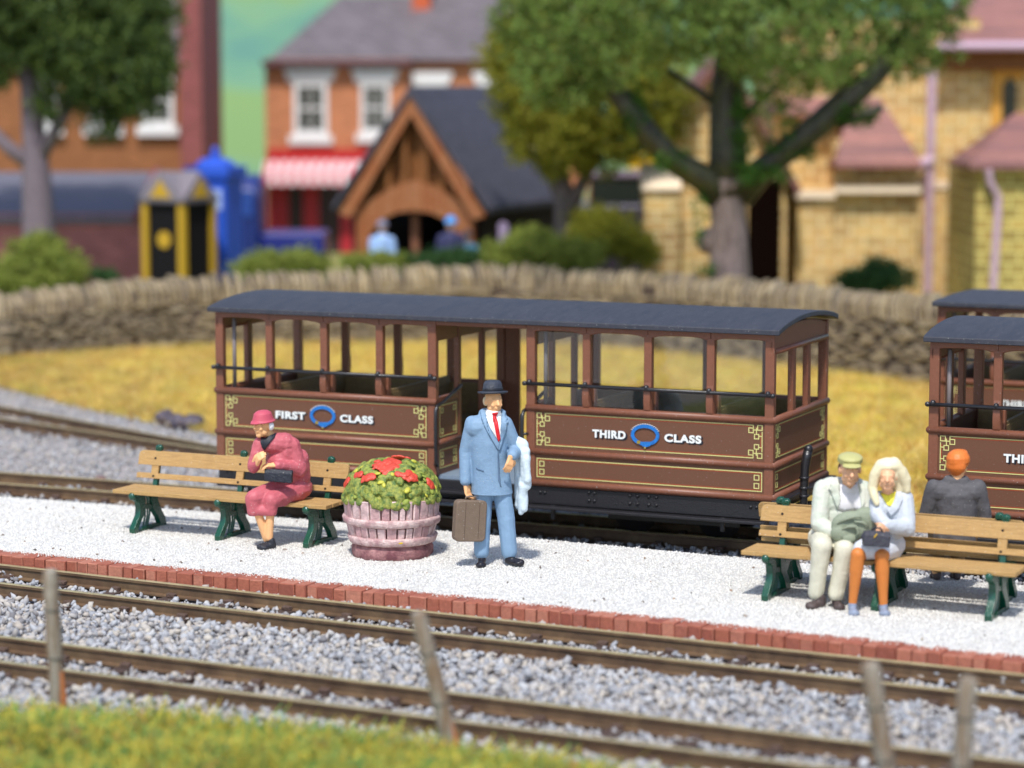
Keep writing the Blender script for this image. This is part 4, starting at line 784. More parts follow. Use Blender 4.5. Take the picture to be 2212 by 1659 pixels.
def make_coach(words, label, loc, rise=.10):
    global RIV
    r = empty('railway_coach', loc, UA); tag(r, label, 'railway coach', 'brown narrow gauge coaches')
    S1, S2 = 2.595, 3.60; W_ = .095
    secs = ((0, S1), (S2, CL))
    body = MB(); pan = MB(); bead = MB()
    # side panels, front and far side
    for y0, sgn in ((0., 1), (CW, -1)):
        for a, b in secs:
            pan.box((a+.03, y0+sgn*.012 if sgn > 0 else y0-.045, Z0b), (b-.03, y0+.045 if sgn > 0 else y0-.012, ZS))
            n = 4; bay = (b-a)/n
            for k in range(n+1):
                x = a+k*bay; w = W_ if k in (0, n) else .082
                xa = x if k == 0 else (x-w if k == n else x-w/2); zb = Z0b if k in (0, n) else ZS
                body.box((xa, y0 if sgn > 0 else y0-.075, zb), (xa+w, y0+.075 if sgn > 0 else y0, ZT-.06))
                if k not in (0, n): body.prism([(y0-sgn*.012, ZS+.02),(y0+sgn*.02, ZS+.02),(y0+sgn*.02, ZS+.30),(y0-sgn*.000, ZS+.30),(y0-sgn*.022, ZS+.20),(y0-sgn*.028, ZS+.10)], 'x', xa+.004, xa+w-.004)
                if k not in (0, n) and sgn > 0:
                    body.prism([(y0+.08, ZS),(y0+.16, ZS),(y0+.16, ZS+.17),(y0+.13, ZS+.23),(y0+.09, ZS+.20)], 'x', xa+.03, xa+w+.02)
            for z, rr in ((Z0b+.035, .036), ((ZB1+ZB2)/2, .034), (ZS-.012, .036)): half_round(bead, (a+(.0), y0+sgn*.012, z), (b, y0+sgn*.012, z), rr)
            # cantrail with shallow arched heads
            for k in range(n):
                xa, xb = a+k*bay, a+(k+1)*bay; wi = .04; pts = [(xa, ZT), (xa, ZT-.085)]
                for j in range(9): u = j/8; pts.append((xa+wi+(bay-2*wi)*u, ZT-.085+.028*(1-(2*u-1)**4)))
                pts += [(xb, ZT-.085), (xb, ZT)]
                body.prism(pts[::-1], 'y', (y0+.003 if sgn > 0 else y0-.06), (y0+.06 if sgn > 0 else y0-.003))
        body.box((S1, y0+.003 if sgn > 0 else y0-.06, ZT-.05), (S2, y0+.06 if sgn > 0 else y0-.003, ZT))
    # ends
    for xe, sg in ((0., 1), (CL, -1)):
        x0, x1 = (xe+.012, xe+.045) if sg > 0 else (xe-.045, xe-.012)
        pan.box((x0, .05, Z0b), (x1, CW-.05, ZS))
        for yy in (CW*.365, CW*.635): body.box((xe if sg > 0 else xe-.06, yy-.05, ZS), (xe+.06 if sg > 0 else xe, yy+.05, ZT-.16))
        for z, rr in ((Z0b+.035, .036), ((ZB1+ZB2)/2, .034), (ZS-.012, .036)): half_round(bead, (xe+sg*.012, 0, z), (xe+sg*.012, CW, z), rr)
        half_round(bead, (xe+sg*.012, .05, ZT-.17), (xe+sg*.012, CW-.05, ZT-.17), .03)
        arc = [(CW*u, ZT-.03+rise*.93*(1-(2*u-1)**2)) for u in np.linspace(0, 1, 15)]
        body.prism([(0, ZT-.17)]+arc+[(CW, ZT-.17)], 'x', x0-.0, x1+.0)
    # entrance vestibule partitions
    for xs_, sg in ((S1, -1), (S2, 1)):
        a, b = (xs_-.05, xs_-.01) if sg < 0 else (xs_+.01, xs_+.05)
        for y0, y1 in ((.06, .60), (CW-.60, CW-.06)):
            pan.box((a, y0, Z0b), (b, y1, ZS)); body.box((a-.005, y0, ZS-.03), (b+.005, y1, ZS+.03)); body.box((a-.01, .55 if y0 < .5 else CW-.62, Z0b), (b+.01, .62 if y0 < .5 else CW-.55, ZT-.05)); bead.tube([((a if sg > 0 else b), y0, .79), ((a if sg > 0 else b), y1, .79)], .03)
        body.box((a, .06, ZT-.22), (b, CW-.06, ZT+.02))
    body.box((S1-.05, CW-.05, Z0b), (S1+.17, CW-.01, ZT-.05)); body.box((S2-.1, CW-.05, Z0b), (S2+.05, CW-.01, ZT-.05))
    pn = pan.build('side_panels', m_panel, r); body.build('body_frame', m_brown, r, bevel=.016, seg=3); bead.build('beading', m_brown, r, smooth=True)
    # interior
    fl = MB(); fl.box((.05, .05, Z0b-.02), (CL-.05, CW-.05, Z0b+.03)); fl.build('floor', m_grey, r)
    for a, b in secs:
        n = 4; bay = (b-a)/n
        for k in range(n):
            if k % 2 == 0:
                s = MB(); x = a+(k+1)*bay; s.box((x-.42, .12, .86), (x+.42, CW-.12, .90)); s.box((x-.02, .12, .9), (x+.02, CW-.12, 1.29)); s.box((x-.38, .15, .46), (x-.34, CW-.15, .86)); s.box((x+.34, .15, .46), (x+.38, CW-.15, .86))
                for z_ in (1.0, 1.1, 1.2): s.box((x-.03, .12, z_), (x+.03, CW-.12, z_+.06))
                s.build('seat', m_inn, r)
        lw = MB(); lw.box((a+.06, CW-.09, .5), (b-.06, CW-.06, 1.22))
        for z_ in (.6,.72,.84,.96,1.08,1.18): lw.box((a+.06, CW-.1, z_), (b-.06, CW-.085, z_+.03))
        lw.build('inner_lining', m_inn, r)
        g = MB(); g.tube([(a+.16, .13, ZS), (a+.16, .13, ZT-.08)], .022, 8); g.build('pole', m_pole, r, smooth=True)
        if a > 1:
            for k in range(4): g = MB(); g.box((a+k*bay+.03, .050, ZS), (a+(k+1)*bay-.03, .052, ZT-.07)); g.build('window_pane', glass(), r)
        # black rail across the windows on brackets
        h = MB(); h.tube([(a-.02, -.035, 1.465), (b+.02, -.035, 1.465)], .019, 8)
        for k in range(5):
            x = a+k*bay; x = a+.05 if k == 0 else (b-.05 if k == 4 else x); h.ell((x, -.03, 1.48), (.028,.034,.03), 8); h.tube([(x, 0.01, 1.47), (x, -.035, 1.468)], .014, 6)
        for k in (0, 4): x = a+.0 if k == 0 else b; h.ell((x, -.035, 1.465), (.03,.03,.026), 8)
        h.build('window_rail', m_rail_b, r, smooth=True)
    # linings on the front, the right end and the two vestibule panels
    for a, b in secs:
        T = lambda s, z, o, a=a: (a+s, .012-o, z)
        lining(pn, T, b-a, ZB2, ZS-.03, True); lining(pn, T, b-a, Z0b+.06, ZB1, False)
    Te = lambda s, z, o: (CL-.012+o, s, z); lining(pn, Te, CW, ZB2, ZS-.03, True); lining(pn, Te, CW, Z0b+.06, ZB1, False)
    Tv = lambda s, z, o: (S1-.01+o, .06+s, z); lining(pn, Tv, .50, ZB2, ZS-.03, False); lining(pn, Tv, .50, Z0b+.06, ZB1, False)
    # lettering and garter
    for (a, b), wd_ in zip(secs, words):
        zc = (ZB2+ZS-.03)/2+.005; y = .006
        for s, x0, x1 in ((wd_, .72, 1.075), ('CLASS', 1.485, 1.87)):
            o = word('lettering', s, a+x0, a+x1, zc-.018, .080, r, y=y); word('letter_shadow', s, a+x0+.018, a+x1+.018, zc-.030, .082, o, y=y+.004, m=m_sh)
        g = MB(); ring_ = []; 
        for k in range(41): t = 2*math.pi*k/40; ring_.append((a+1.283+.128*math.cos(t), 0, zc+.012+.095*math.sin(t)))
        n = 40; vs = []; fs = []
        for k in range(n):
            t = 2*math.pi*k/n
            for rr in (.116, .150): 
                for yy in (.008, -.003): vs.append((a+1.283+rr*math.cos(t), yy, zc-.004+(rr-.044)*math.sin(t)))
        for k in range(n):
            q = k*4; p = ((k+1)%n)*4; fs += [(q+1, p+1, p+3, q+3), (q, q+2, p+2, p), (q, p, p+1, q+1), (q+2, q+3, p+3, p+2)]
        g.add(vs, fs)
        g.prism([(a+1.20, zc-.075),(a+1.38, zc-.065),(a+1.33, zc-.112),(a+1.285, zc-.125),(a+1.25, zc-.108)], 'y', .006, -.006); cr_ = g.build('garter_crest', m_belt, r)
        q = MB(); q.box((a+1.20, -.0085, zc-.092), (a+1.235, .0, zc-.062)); q.ell((a+1.283, -.002, zc-.130), (.014,.007,.014), 8); q.build('buckle', m_gold, cr_)
        q = MB()
        for k in range(3, 18): t = math.pi*k/20; rr = .157; q.box((a+1.283+rr*math.cos(t)-.008, -.0015, zc-.006+(rr-.044)*math.sin(t)-.002), (a+1.283+rr*math.cos(t)+.008, .006, zc-.006+(rr-.044)*math.sin(t)+.003))
        q.build('crest_highlight', m_let, cr_)
    # vestibule handrails
    for x, sg in ((S1+.02, 1), (S2-.02, -1)):
        h = MB(); h.tube([(x, -.02, .56),(x, -.045, .60),(x, -.05, .80),(x, -.05, 1.08),(x, -.045, 1.14),(x, -.01, 1.18),(x, .12, 1.20),(x, .45, 1.30),(x, .56, 1.33)], .020, 8)
        h.tube([(x-sg*.05, .02, .57),(x, -.03, .57)], .016, 6); h.tube([(x-sg*.05, .02, .95),(x, -.04, .95)], .014, 6); h.build('handrail', m_rail_b, r, smooth=True)
    # roof
    def arc_z(u, t): return ZT-.004+t+rise*(1-(2*u-1)**2)**.9
    us = np.linspace(0, 1, 25); y = lambda u: -.085+(CW+.17)*u
    mb = MB(); mb.prism([(y(u), arc_z(u, .055)) for u in us]+[(y(u), arc_z(u, 0)) for u in us[::-1]], 'x', -.045, CL+.075); mb.build('roof', m_roof, r, bevel=.012, seg=2)
    # underframe
    mb = MB(); mb.box((.01, .02, .24), (CL-.01, .10, Z0b-.002)); mb.box((.01, CW-.1, .24), (CL-.01, CW-.02, Z0b-.002)); mb.box((.01, .1, .3), (.1, CW-.1, Z0b-.002)); mb.box((CL-.1, .1, .3), (CL-.01, CW-.1, Z0b-.002)); mb.box((.1, .3, .28), (CL-.1, CW-.3, .40))
    for x in (.5, 1.5, 2.7, 3.5, 4.6, 5.6): mb.box((x-.03, .1, .26), (x+.03, CW-.1, .4))
    mb.box((CL-.02, CW/2-.1, .1), (CL+.12, CW/2+.1, .3)); mb.box((-.12, CW/2-.1, .1), (.02, CW/2+.1, .3)); mb.box((-.03, .1, .36), (.01, CW-.1, .44)); mb.box((CL-.01, -.02, .40), (CL+.10, CW+.02, .445))
    ch = mb.build('underframe', m_frame, r, bevel=.01)
    mb = MB()
    for x in (.12, .17, 1.3, 1.35, 2.0, 2.05, 2.5, 2.56, 3.75, 3.80, 4.28, 4.34, 4.72, 4.80, 4.92, 5.0, 5.98, 6.04):
        for z_ in ((.36,) if x < 4.25 or x > 5.1 else (.31, .39)):
            if RIV is None: RIV = MB().ell((0,0,0), (.019,.016,.019), 8).build('rivet', m_frame, ch, smooth=True, loc=(x, .018, z_))
            else: v_ = bpy.data.objects.new('rivet', RIV.data); v_.location = (x, .018, z_); link(v_, ch)
    mb = MB(); mb.box((.05, -.09, .205), (CL-.05, .06, .235)); mb.box((S1+.02, -.12, .30), (S2-.02, .02, .33))
    for x in (.4, 2.2, 3.9, 5.7): mb.box((x-.02, -.02, .1), (x+.02, .02, .24))
    mb.build('footboard', m_frame, r, bevel=.006)
    for x in (.75, 1.65, CL-1.65, CL-.75):
        w = MB()
        for yy in (.55, 1.25): w.lathe([(.05,-.05),(.05,-.03),(.16,-.03),(.19,-.035),(.235,-.03),(.235,-.022),(.205,-.018),(.20,.03),(.05,.035),(.05,.05)], 24, Matrix.Translation((x, yy, RT+.205)) @ Matrix.Rotation(R(90), 4, 'X'))
        w.tube([(x, .5, RT+.2), (x, 1.3, RT+.2)], .03); w.build('wheel_pair', m_frame, r, smooth=True)
    for x in (1.2, CL-1.2): mb = MB(); mb.box((x-.7, .45, .06), (x+.7, .50, .22)); mb.box((x-.7, 1.3, .06), (x+.7, 1.35, .22)); mb.box((x-.1, .45, .1), (x+.1, 1.35, .28)); mb.build('bogie_frame', m_frame, r, bevel=.01)
    # vacuum pipe standing at the right end
    mb = MB(); mb.tube([(CL+.10, .45, .25),(CL+.17, .45, .30),(CL+.17, .46, .55),(CL+.175, .47, .72),(CL+.185, .475, .80),(CL+.20, .48, .88)], [.034,.036,.042,.046,.048,.045], 10); mb.ell((CL+.202, .482, .89), (.048,.048,.05), 10)
    for z_ in (.42, .50, .60): mb.lathe([(.048, z_),(.052, z_+.012),(.048, z_+.024)], 10, Matrix.Translation((CL+.17, .455, 0)))
    mb.build('brake_pipe', m_rail_b, r, smooth=True)
    return r
o0 = corner+U*.02-U*CL; o0.z = 0
make_coach(('FIRST', 'THIRD'), 'long brown coach lettered first class and third class, whole behind the platform', o0)
q = P(2004, 924, 24.2); k = (q.x-corner.x)/.913; o1 = corner+U*k; o1.z = 0
make_coach(('THIRD', 'THIRD'), 'brown third class coach cut by the right edge, behind the man with orange hair', o1)
q = P(2034, 700, 28.8); o2 = Vector((q.x-.05, q.y, -.07))
make_coach(('THIRD', 'THIRD'), 'farthest brown coach at the right edge, mostly hidden behind a nearer coach roof', o2, .02)
f3 = lambda off: (lambda x: (o2+NN*off).y+(np.asarray(x, float)-(o2+NN*off).x)*(-.408/.913))
# ================================================================== BENCHES
m_slat = mat('ochre painted wood', srgb(180,144,90), .65, var=.10, vs=14, bump=.25, bs=90, dust=.6, streak=((1.2,14,14), 6, srgb(164,128,78)))
m_green = mat('glossy dark green iron', srgb(14,72,52), .22, bump=.25, bs=50, spec=.7)
m_hole = mat('dark bolt', (.02,.015,.012), .6)
def make_bench(loc, rz, label, L=2.42):
    r = empty('park_bench', loc, rz); tag(r, label, 'bench', 'slatted platform benches')
    xs = (-.985, 0, .985)
    for x in xs:
        w = .032; mb = MB()
        # side profile (y, z), y<0 is the front
        fr = [(-.30,.0),(-.235,.0),(-.20,.07),(-.12,.16),(-.085,.26),(-.10,.33),(-.17,.365),(-.17,.385),(-.275,.385),(-.29,.37),(-.285,.335),(-.245,.33),(-.20,.30),(-.185,.24),(-.20,.17),(-.26,.10),(-.305,.05)]
        mb.prism(fr, 'x', x-w, x+w)
        rr = [(.30,.0),(.23,.0),(.19,.08),(.10,.18),(.07,.27),(.09,.34),(.16,.36),(.16,.385),(-.10,.385),(-.10,.345),(-.02,.335),(.0,.25),(.04,.15),(.14,.05),(.17,.0)]
        mb.prism([(.31,.0),(.20,.0),(.15,.10),(.05,.20),(.03,.30),(.05,.385),(.15,.385),(.15,.28),(.22,.16),(.28,.09)], 'x', x-w*.9, x+w*.9)
        mb.prism([(-.2,.345),(.12,.345),(.12,.385),(-.2,.385)], 'x', x-w*.8, x+w*.8)
        mb.prism([(-.22,.02),(-.12,.0),(.16,.0),(.24,.03),(.12,.045),(-.08,.05)], 'x', x-w*.85, x+w*.85)
        mb.prism([(-.10,.22),(.05,.20),(.05,.25),(-.09,.27)], 'x', x-w*.7, x+w*.7)
        for yy in (-.055, -.01, .03): mb.tube([(x, yy-.05, .03),(x, yy, .15),(x, yy, .30),(x, yy-.02, .36)], .012, 6)
        mb.prism([(.11,.36),(.165,.36),(.215,.60),(.255,.775),(.215,.785),(.17,.60)], 'x', x-w*.8, x+w*.8)
        mb.ell((x, -.285, .375), (.040,.036,.040), 10); mb.ell((x, .235, .800), (.042,.036,.030), 10); mb.box((x-.034, .21, .77), (x+.034, .262, .806))
        mb.build('leg', m_green, r, bevel=.008, seg=2)
    y = -.24
    for y0, y1 in ((-.295,-.165),(-.150,-.02),(-.005,.11)):
        mb = MB(); mb.box((-L/2, y0, .392), (L/2, y1, .432)); mb.build('seat_slat', m_slat, r, bevel=.007)
    def back(z0, z1, rnd, name='back_slat'):
        yb = lambda z: .125+(z-.43)*.28; r_ = .045 if rnd else .006; pts = []
        x0, x1 = -L/2+.01, L/2-.01
        for cx_, cz_, a0 in ((x1-r_, z1-r_, 0), (x0+r_, z1-r_, 90)): pts += [(cx_+r_*math.cos(R(a0+t)), cz_+r_*math.sin(R(a0+t))) for t in (0, 22, 45, 68, 90)]
        pts += [(x0, z0), (x1, z0)]; mb = MB(); n = len(pts); vs = [(p[0], yb(p[1])-.018, p[1]) for p in pts]+[(p[0], yb(p[1])+.018, p[1]) for p in pts]
        mb.add(vs, [tuple(range(n))[::-1], tuple(range(n, 2*n))]+[(i, (i+1)%n, n+(i+1)%n, n+i) for i in range(n)])
        sl = mb.build(name, m_slat, r, bevel=.005); zc = (z0+z1)/2
        for x in xs: bo = MB(); bo.lathe([(.012,-.003),(.012,.004)], 10, Matrix.Translation((x-.015, yb(zc)-.0185, zc)) @ Matrix.Rotation(R(90), 4, 'X')); bo.build('bolt', m_hole, sl)
        return yb
    yb = back(.625, .765, True); back(.495, .545, False)
    for x in xs: z0, z1 = .545, .625; mb = MB(); mb.add([(x-.05, yb(z0)-.012, z0),(x+.03, yb(z0)-.012, z0),(x+.03, yb(z1)-.012, z1),(x-.05, yb(z1)-.012, z1),(x-.05, yb(z0)+.012, z0),(x+.03, yb(z0)+.012, z0),(x+.03, yb(z1)+.012, z1),(x-.05, yb(z1)+.012, z1)], [(0,1,2,3),(4,7,6,5),(0,4,5,1),(1,5,6,2),(2,6,7,3),(3,7,4,0)]); mb.build('back_block', m_slat, r)
    return r
def bench_at(p0, p1, label):
    a, b = G(*p0), G(*p1); d = (b-a).normalized(); n = Vector((-d.y, d.x, 0)); c = (a+b)/2+n*.27
    return make_bench((c.x, c.y, 0), math.atan2(d.y, d.x), label)
b1 = bench_at((288, 1152), (664, 1184), 'left wooden bench with green iron legs where the woman in dusky red sits')
b2 = bench_at((1652, 1298), (2138, 1342), 'right front wooden bench with green iron legs where the couple sits')
c3 = b2.location+Vector((-math.sin(b2.rotation_euler.z), math.cos(b2.rotation_euler.z), 0))*.54+Vector((math.cos(b2.rotation_euler.z), math.sin(b2.rotation_euler.z), 0))*-.075
b3 = make_bench(c3, b2.rotation_euler.z+math.pi, 'wooden bench facing the coaches, under the man with orange hair')
# ================================================================== FLOWER TUB
m_tub = mat('pinkish washed barrel', srgb(168,122,120), .75, var=.2, vs=9, bump=.8, bs=45, col2=srgb(112,66,72), dust=0)
m_hoop = mat('pale pink hoop', srgb(218,192,186), .7, var=.16, vs=12, bump=.8, bs=50, col2=srgb(176,136,136))
m_stave = mat('barrel stave', srgb(192,150,146), .75, island=[srgb(202,172,170), srgb(212,184,180), srgb(184,144,144), srgb(206,176,172), srgb(218,194,190)], var=.26, vs=16, bump=.6, bs=50)
c = G(843, 1213.5); c += Vector((0, .385, 0)); tub = empty('barrel_planter', c); tag(tub, 'round pinkish half barrel planter between the left bench and the man in blue', 'planter')
def rough_lathe(prof, n, fr, grooves=0, depth=0):
    vs = []; fs = []; m = len(prof)
    for r_, z in prof:
        for k in range(n):
            t = 2*math.pi*k/n; q = .006*math.sin(5*t+z*9)+.004*math.sin(13*t+z*31)+random.uniform(-fr, fr); vs.append(((r_+q)*math.cos(t), (r_+q)*math.sin(t), z+random.uniform(-fr, fr)*.6))
    for i in range(m-1):
        for k in range(n): fs.append((i*n+k, i*n+(k+1)%n, (i+1)*n+(k+1)%n, (i+1)*n+k))
    return vs, fs+[tuple(range(n))[::-1], tuple(range((m-1)*n, m*n))]
mb = MB(); mb.add(*rough_lathe([(.375,0),(.385,.02),(.39,.09),(.375,.115),(.37,.13),(.37,.34),(.41,.36),(.415,.585),(.40,.60)], 96, .0015)); mb.build('tub_wall', m_tub, tub, smooth=True)
for z0, z1, r0, r1 in ((.135,.215,.405,.425),(.315,.395,.445,.465)): mb = MB(); mb.add(*rough_lathe([(r0-.03,z0),(r0,z0+.004),(r0+.012,z0+.02),(r1+.004,z1-.02),(r1-.004,z1-.002),(r1-.04,z1)], 110, .0022)); mb.build('hoop', m_hoop, tub, smooth=True)
def staves(z0, z1, r0, r1, n, name):
    mb = MB(); t = 0
    ws = [random.uniform(.7, 1.3) for _ in range(n)]; tot = sum(ws); a = random.uniform(0, 1)
    for w in ws:
        da = 2*math.pi*w/tot; a0, a1 = a+.016, a+da-.016; a += da; jt = random.uniform(-.012, .010); ri = random.uniform(-.006, .006); vs = []
        for z, rr in ((z0, r0), (z1+jt, r1)):
            for aa in (a0, (a0+a1)/2, a1): vs.append(((rr+ri)*math.cos(aa), (rr+ri)*math.sin(aa), z))
            for aa in (a1, a0): vs.append(((rr-.05)*math.cos(aa), (rr-.05)*math.sin(aa), z))
        mb.add(vs, [(4,3,2,1,0),(5,6,7,8,9),(0,1,6,5),(1,2,7,6),(2,3,8,7),(3,4,9,8),(4,0,5,9)])
    o = mb.build(name, m_stave, tub, bevel=.010, seg=2); return o
staves(.39, .575, .442, .462, 30, 'stave_ring'); staves(.205, .320, .405, .430, 28, 'stave_ring')
mb = MB(); mb.ell((.095,-.415,.185), (.03,.012,.014), 10); mb.ell((.13,-.40,.182), (.022,.012,.01), 10); mb.build('yellow_paint_spot', mat('yellow spot', srgb(226,196,40), .5), tub, smooth=True)
gl_ = [srgb(86,112,48), srgb(104,130,50), srgb(74,104,50), srgb(128,146,56), srgb(150,158,66), srgb(92,112,58), srgb(112,128,60)]
m_gl = mat('painted foliage green', gl_[0], .55, island=gl_, var=.25, vs=26, bump=.6, bs=60, spec=.5); m_moss = mat('moss green mound', srgb(84,108,50), .6, var=.3, vs=18, bump=.7, bs=50, col2=srgb(104,116,56))
m_fol = mat('painted foliage', gl_[2], .5, var=.25, vs=26, bump=.7, bs=50, col2=srgb(160,162,72)); m_flow = mat('red flower paint', srgb(206,70,48), .35, var=.2, vs=18, bump=.5, bs=60, spec=.6); m_yleaf = mat('bright yellow green leaf', srgb(186,182,64), .45, var=.25, vs=20, bump=.4)
def dome(t, u, k=1.): r_ = .435*math.cos(u)*k; return Vector((r_*math.cos(t), r_*math.sin(t), .585+.33*math.sin(u)*k))
def lump(mb, p, s, fl=.40, st=.75, tilt=.4):
    n = (p-Vector((0,0,.45))).normalized(); e_ = n.to_track_quat('Z', 'Y').to_euler(); e_.rotate_axis('Z', random.uniform(0, 6)); e_.rotate_axis('X', random.uniform(-tilt, tilt)); mb.ell(p, (s, s*st, s*fl), 10, rot=e_)
mb = MB(); mb.ell((0,0,.585), (.425,.425,.315), 32)
for i in range(170):
    t = random.uniform(0, 2*math.pi); u = random.uniform(-.16, 1.40)*random.uniform(.5, 1); lump(mb, dome(t, u, random.uniform(.99, 1.04)), random.uniform(.034, .075))
for i in range(26): t = 2*math.pi*i/26+random.uniform(-.1,.1); lump(mb, Vector((.455*math.cos(t), .455*math.sin(t), .575-random.uniform(0,.045))), random.uniform(.035,.06), .5)
fo = blob(mb, 'foliage', m_fol, tub, vox=.009, it=2)
for i in range(46):
    t = random.uniform(-3.0, .2); u = random.uniform(-.05, 1.2); mb = MB(); p = dome(t, u, 1.065); lump(mb, p, random.uniform(.022, .042), .35, .7); mb.build('leaf', m_gl if i % 3 else m_yleaf, fo, smooth=True)
for k, (tc_, uc, sp) in enumerate([(-1.75,1.15,.11),(-1.55,.98,.10),(-1.35,1.22,.08),(-1.15,.72,.09),(-1.0,.60,.07),(-2.15,.62,.08),(-2.55,.62,.05),(-1.65,.82,.06),(-2.9,.38,.05),(-.55,.35,.05),(1.2,1.15,.08),(-2.1,1.0,.07)]):
    mb = MB(); c_ = dome(tc_, uc, 1.07)
    for j in range(9):
        p = c_+Vector((random.uniform(-sp, sp), random.uniform(-sp, sp)*.6, random.uniform(-sp, sp)*.35)); n = (p-Vector((0,0,.5))); p = Vector((0,0,.5))+n*((c_-Vector((0,0,.5))).length/n.length); lump(mb, p, random.uniform(.026, .046), .38, .8, .2)
    lump(mb, c_, sp*.7, .3); blob(mb, 'flower', m_flow, fo, vox=.008, it=1)
# ================================================================== FENCE POSTS
m_post = mat('grey weathered post', srgb(148,140,126), .8, var=.18, vs=6, bump=.5, bs=30, streak=((9,9,.9), 2.2, srgb(128,104,80))); m_rust = mat('orange brown post stain', srgb(176,106,60), .8, var=.2, vs=10)
def post(base, top, Yb, dY, label, w=.068, side=1):
    b = P(base[0], base[1], Yb); t = P(top[0], top[1], Yb+dY); mb = MB(); q = b+(b-t)*.25; L_ = (t-b)
    pts = [q]+[b+L_*f for f in (0, .2, .4, .6, .8, .93, 1.)]; o = empty('fence_post', (b.x, b.y, b.z)); mb.tube([p-b+Vector((random.uniform(-.006,.006), 0, 0)) for p in pts], [w*1.05,w,w*1.02,w*.93,w,w*.9,w*.98,w*.8], 9)
    mb.build('shaft', m_post, o, bevel=.006); tag(o, label, 'post', 'weathered fence posts in the foreground')
    st = MB(); st.tube([L_*f+Vector((side*w*.55, -w*.35, 0)) for f in (.02, .15, .33)], [w*.5, w*.52, w*.35], 8); st.build('stain', m_rust, o)
    for f in (.42, .74): rg = MB(); p = L_*f; rg.tube([p, p+L_.normalized()*.012], w*1.04, 9); rg.build('wire_groove', mat('dark groove', srgb(96,92,84), .8), o)
post((129, 1555), (107, 1232), 18.35, -.1, 'upright grey fence post at the left of the foreground', w=.062)
post((985, 1660), (903, 1322), 17.3, -.1, 'leaning grey fence post in the middle of the foreground', w=.062, side=1)
post((1935, 1790), (1880, 1432), 16.2, -.1, 'leaning fence post, left of the two at the right of the foreground', w=.068)
post((2062, 1790), (2092, 1465), 16.0, -.1, 'fence post with orange side, right of the two at the right of the foreground', w=.066, side=1)
# ================================================================== PEOPLE
def J(x, z, y=0.): return Vector((x, y, z-.16*y))
m_skin = mat('painted skin', srgb(238,180,126), .5, bump=.12, bs=70, spec=.4, sub=.0); m_skin2 = mat('painted skin tanned', srgb(228,174,134), .5, bump=.12, bs=70)
def head(mb, c, f, s=1., chin=1., tilt=0.):
    """skull, jaw, nose, brow, lips, ears; f = direction the face looks to"""
    f = Vector(f).normalized(); up = Vector((0,0,1)); r = f.cross(up).normalized(); u = r.cross(f).normalized(); M = Matrix((r, -f, u)).transposed().to_4x4()
    B = Matrix.Translation(c) @ M @ Matrix.Scale(s, 4)   # local: x = right of the face, -y = forward, z = up
    E = lambda p, q, e=None: mb.ell(p, q, 14, M=B, rot=e)
    E((0,.012,.02), (.076,.092,.098)); E((0,-.022,-.045), (.060,.066,.068)); E((0,-.055,-.092*chin), (.032,.028,.026)); E((0,-.070,-.005), (.052,.022,.055))
    for k in (-1, 1): E((k*.028,-.076,.022), (.026,.016,.009)); E((k*.034,-.068,-.028), (.024,.020,.022)); E((k*.030,-.082,.005), (.012,.006,.007)); E((k*.077,.008,-.008), (.012,.020,.032)); E((k*.045,-.02,-.065), (.022,.035,.028))
    mb.cap(B @ Vector((0,-.088,.018)), .010*s, B @ Vector((0,-.110,-.020)), .015*s); E((0,-.100,-.024), (.020,.012,.010)); E((0,-.088,-.050), (.025,.009,.006)); E((0,-.086,-.062), (.021,.009,.006))
    return B
def hand(mb, w, d, n, curl=.6, s=1., thumb=1):
    """palm, four unequal curled fingers and a thumb from the side of the palm"""
    w = Vector(w); d = Vector(d).normalized(); n = Vector(n); n = (n-d*n.dot(d)).normalized(); sd = d.cross(n).normalized()*thumb
    for k in (-.022, 0, .022): mb.cap(w-d*.01*s+sd*k*.6*s, .019*s, w+d*.072*s+sd*k*s, .016*s)
    for i, (o, L_) in enumerate(((.033,.066),(.011,.076),(-.011,.072),(-.032,.056))):
        p = w+d*.078*s+sd*o*s; dd = d.copy()
        for j, (f, r0) in enumerate(((.42,.0105),(.33,.0095),(.25,.0085))):
            a = curl*(.55+.45*j); dd = (dd*math.cos(a)+n*math.sin(a)).normalized(); n2 = (n*math.cos(a)-d*math.sin(a)); q = p+dd*L_*f*s*1.15; mb.cap(p, r0*s, q, (r0-.001)*s, 8); p = q
    p = w+d*.022*s+sd*.030*s; q = p+(d*.7+sd*.7+n*.25).normalized()*.036*s; mb.cap(p, .014*s, q, .0115*s, 8); mb.cap(q, .0115*s, q+(d*.85+sd*.15+n*.5).normalized()*.030*s, .0095*s, 8)
def figure(name_lab, loc, mb, m=m_skin, vox=.0065):
    o = blob(mb, 'person', m, None, vox=vox, it=2, loc=loc); tag(o, name_lab, 'person'); return o
def wrinkle(o, st=.012, sc=.08):
    t = bpy.data.textures.get('cloth%g' % sc) or bpy.data.textures.new('cloth%g' % sc, 'CLOUDS'); t.noise_scale = sc; d = o.modifiers.new('d', 'DISPLACE'); d.texture = t; d.strength = st; d.mid_level = .5; return o
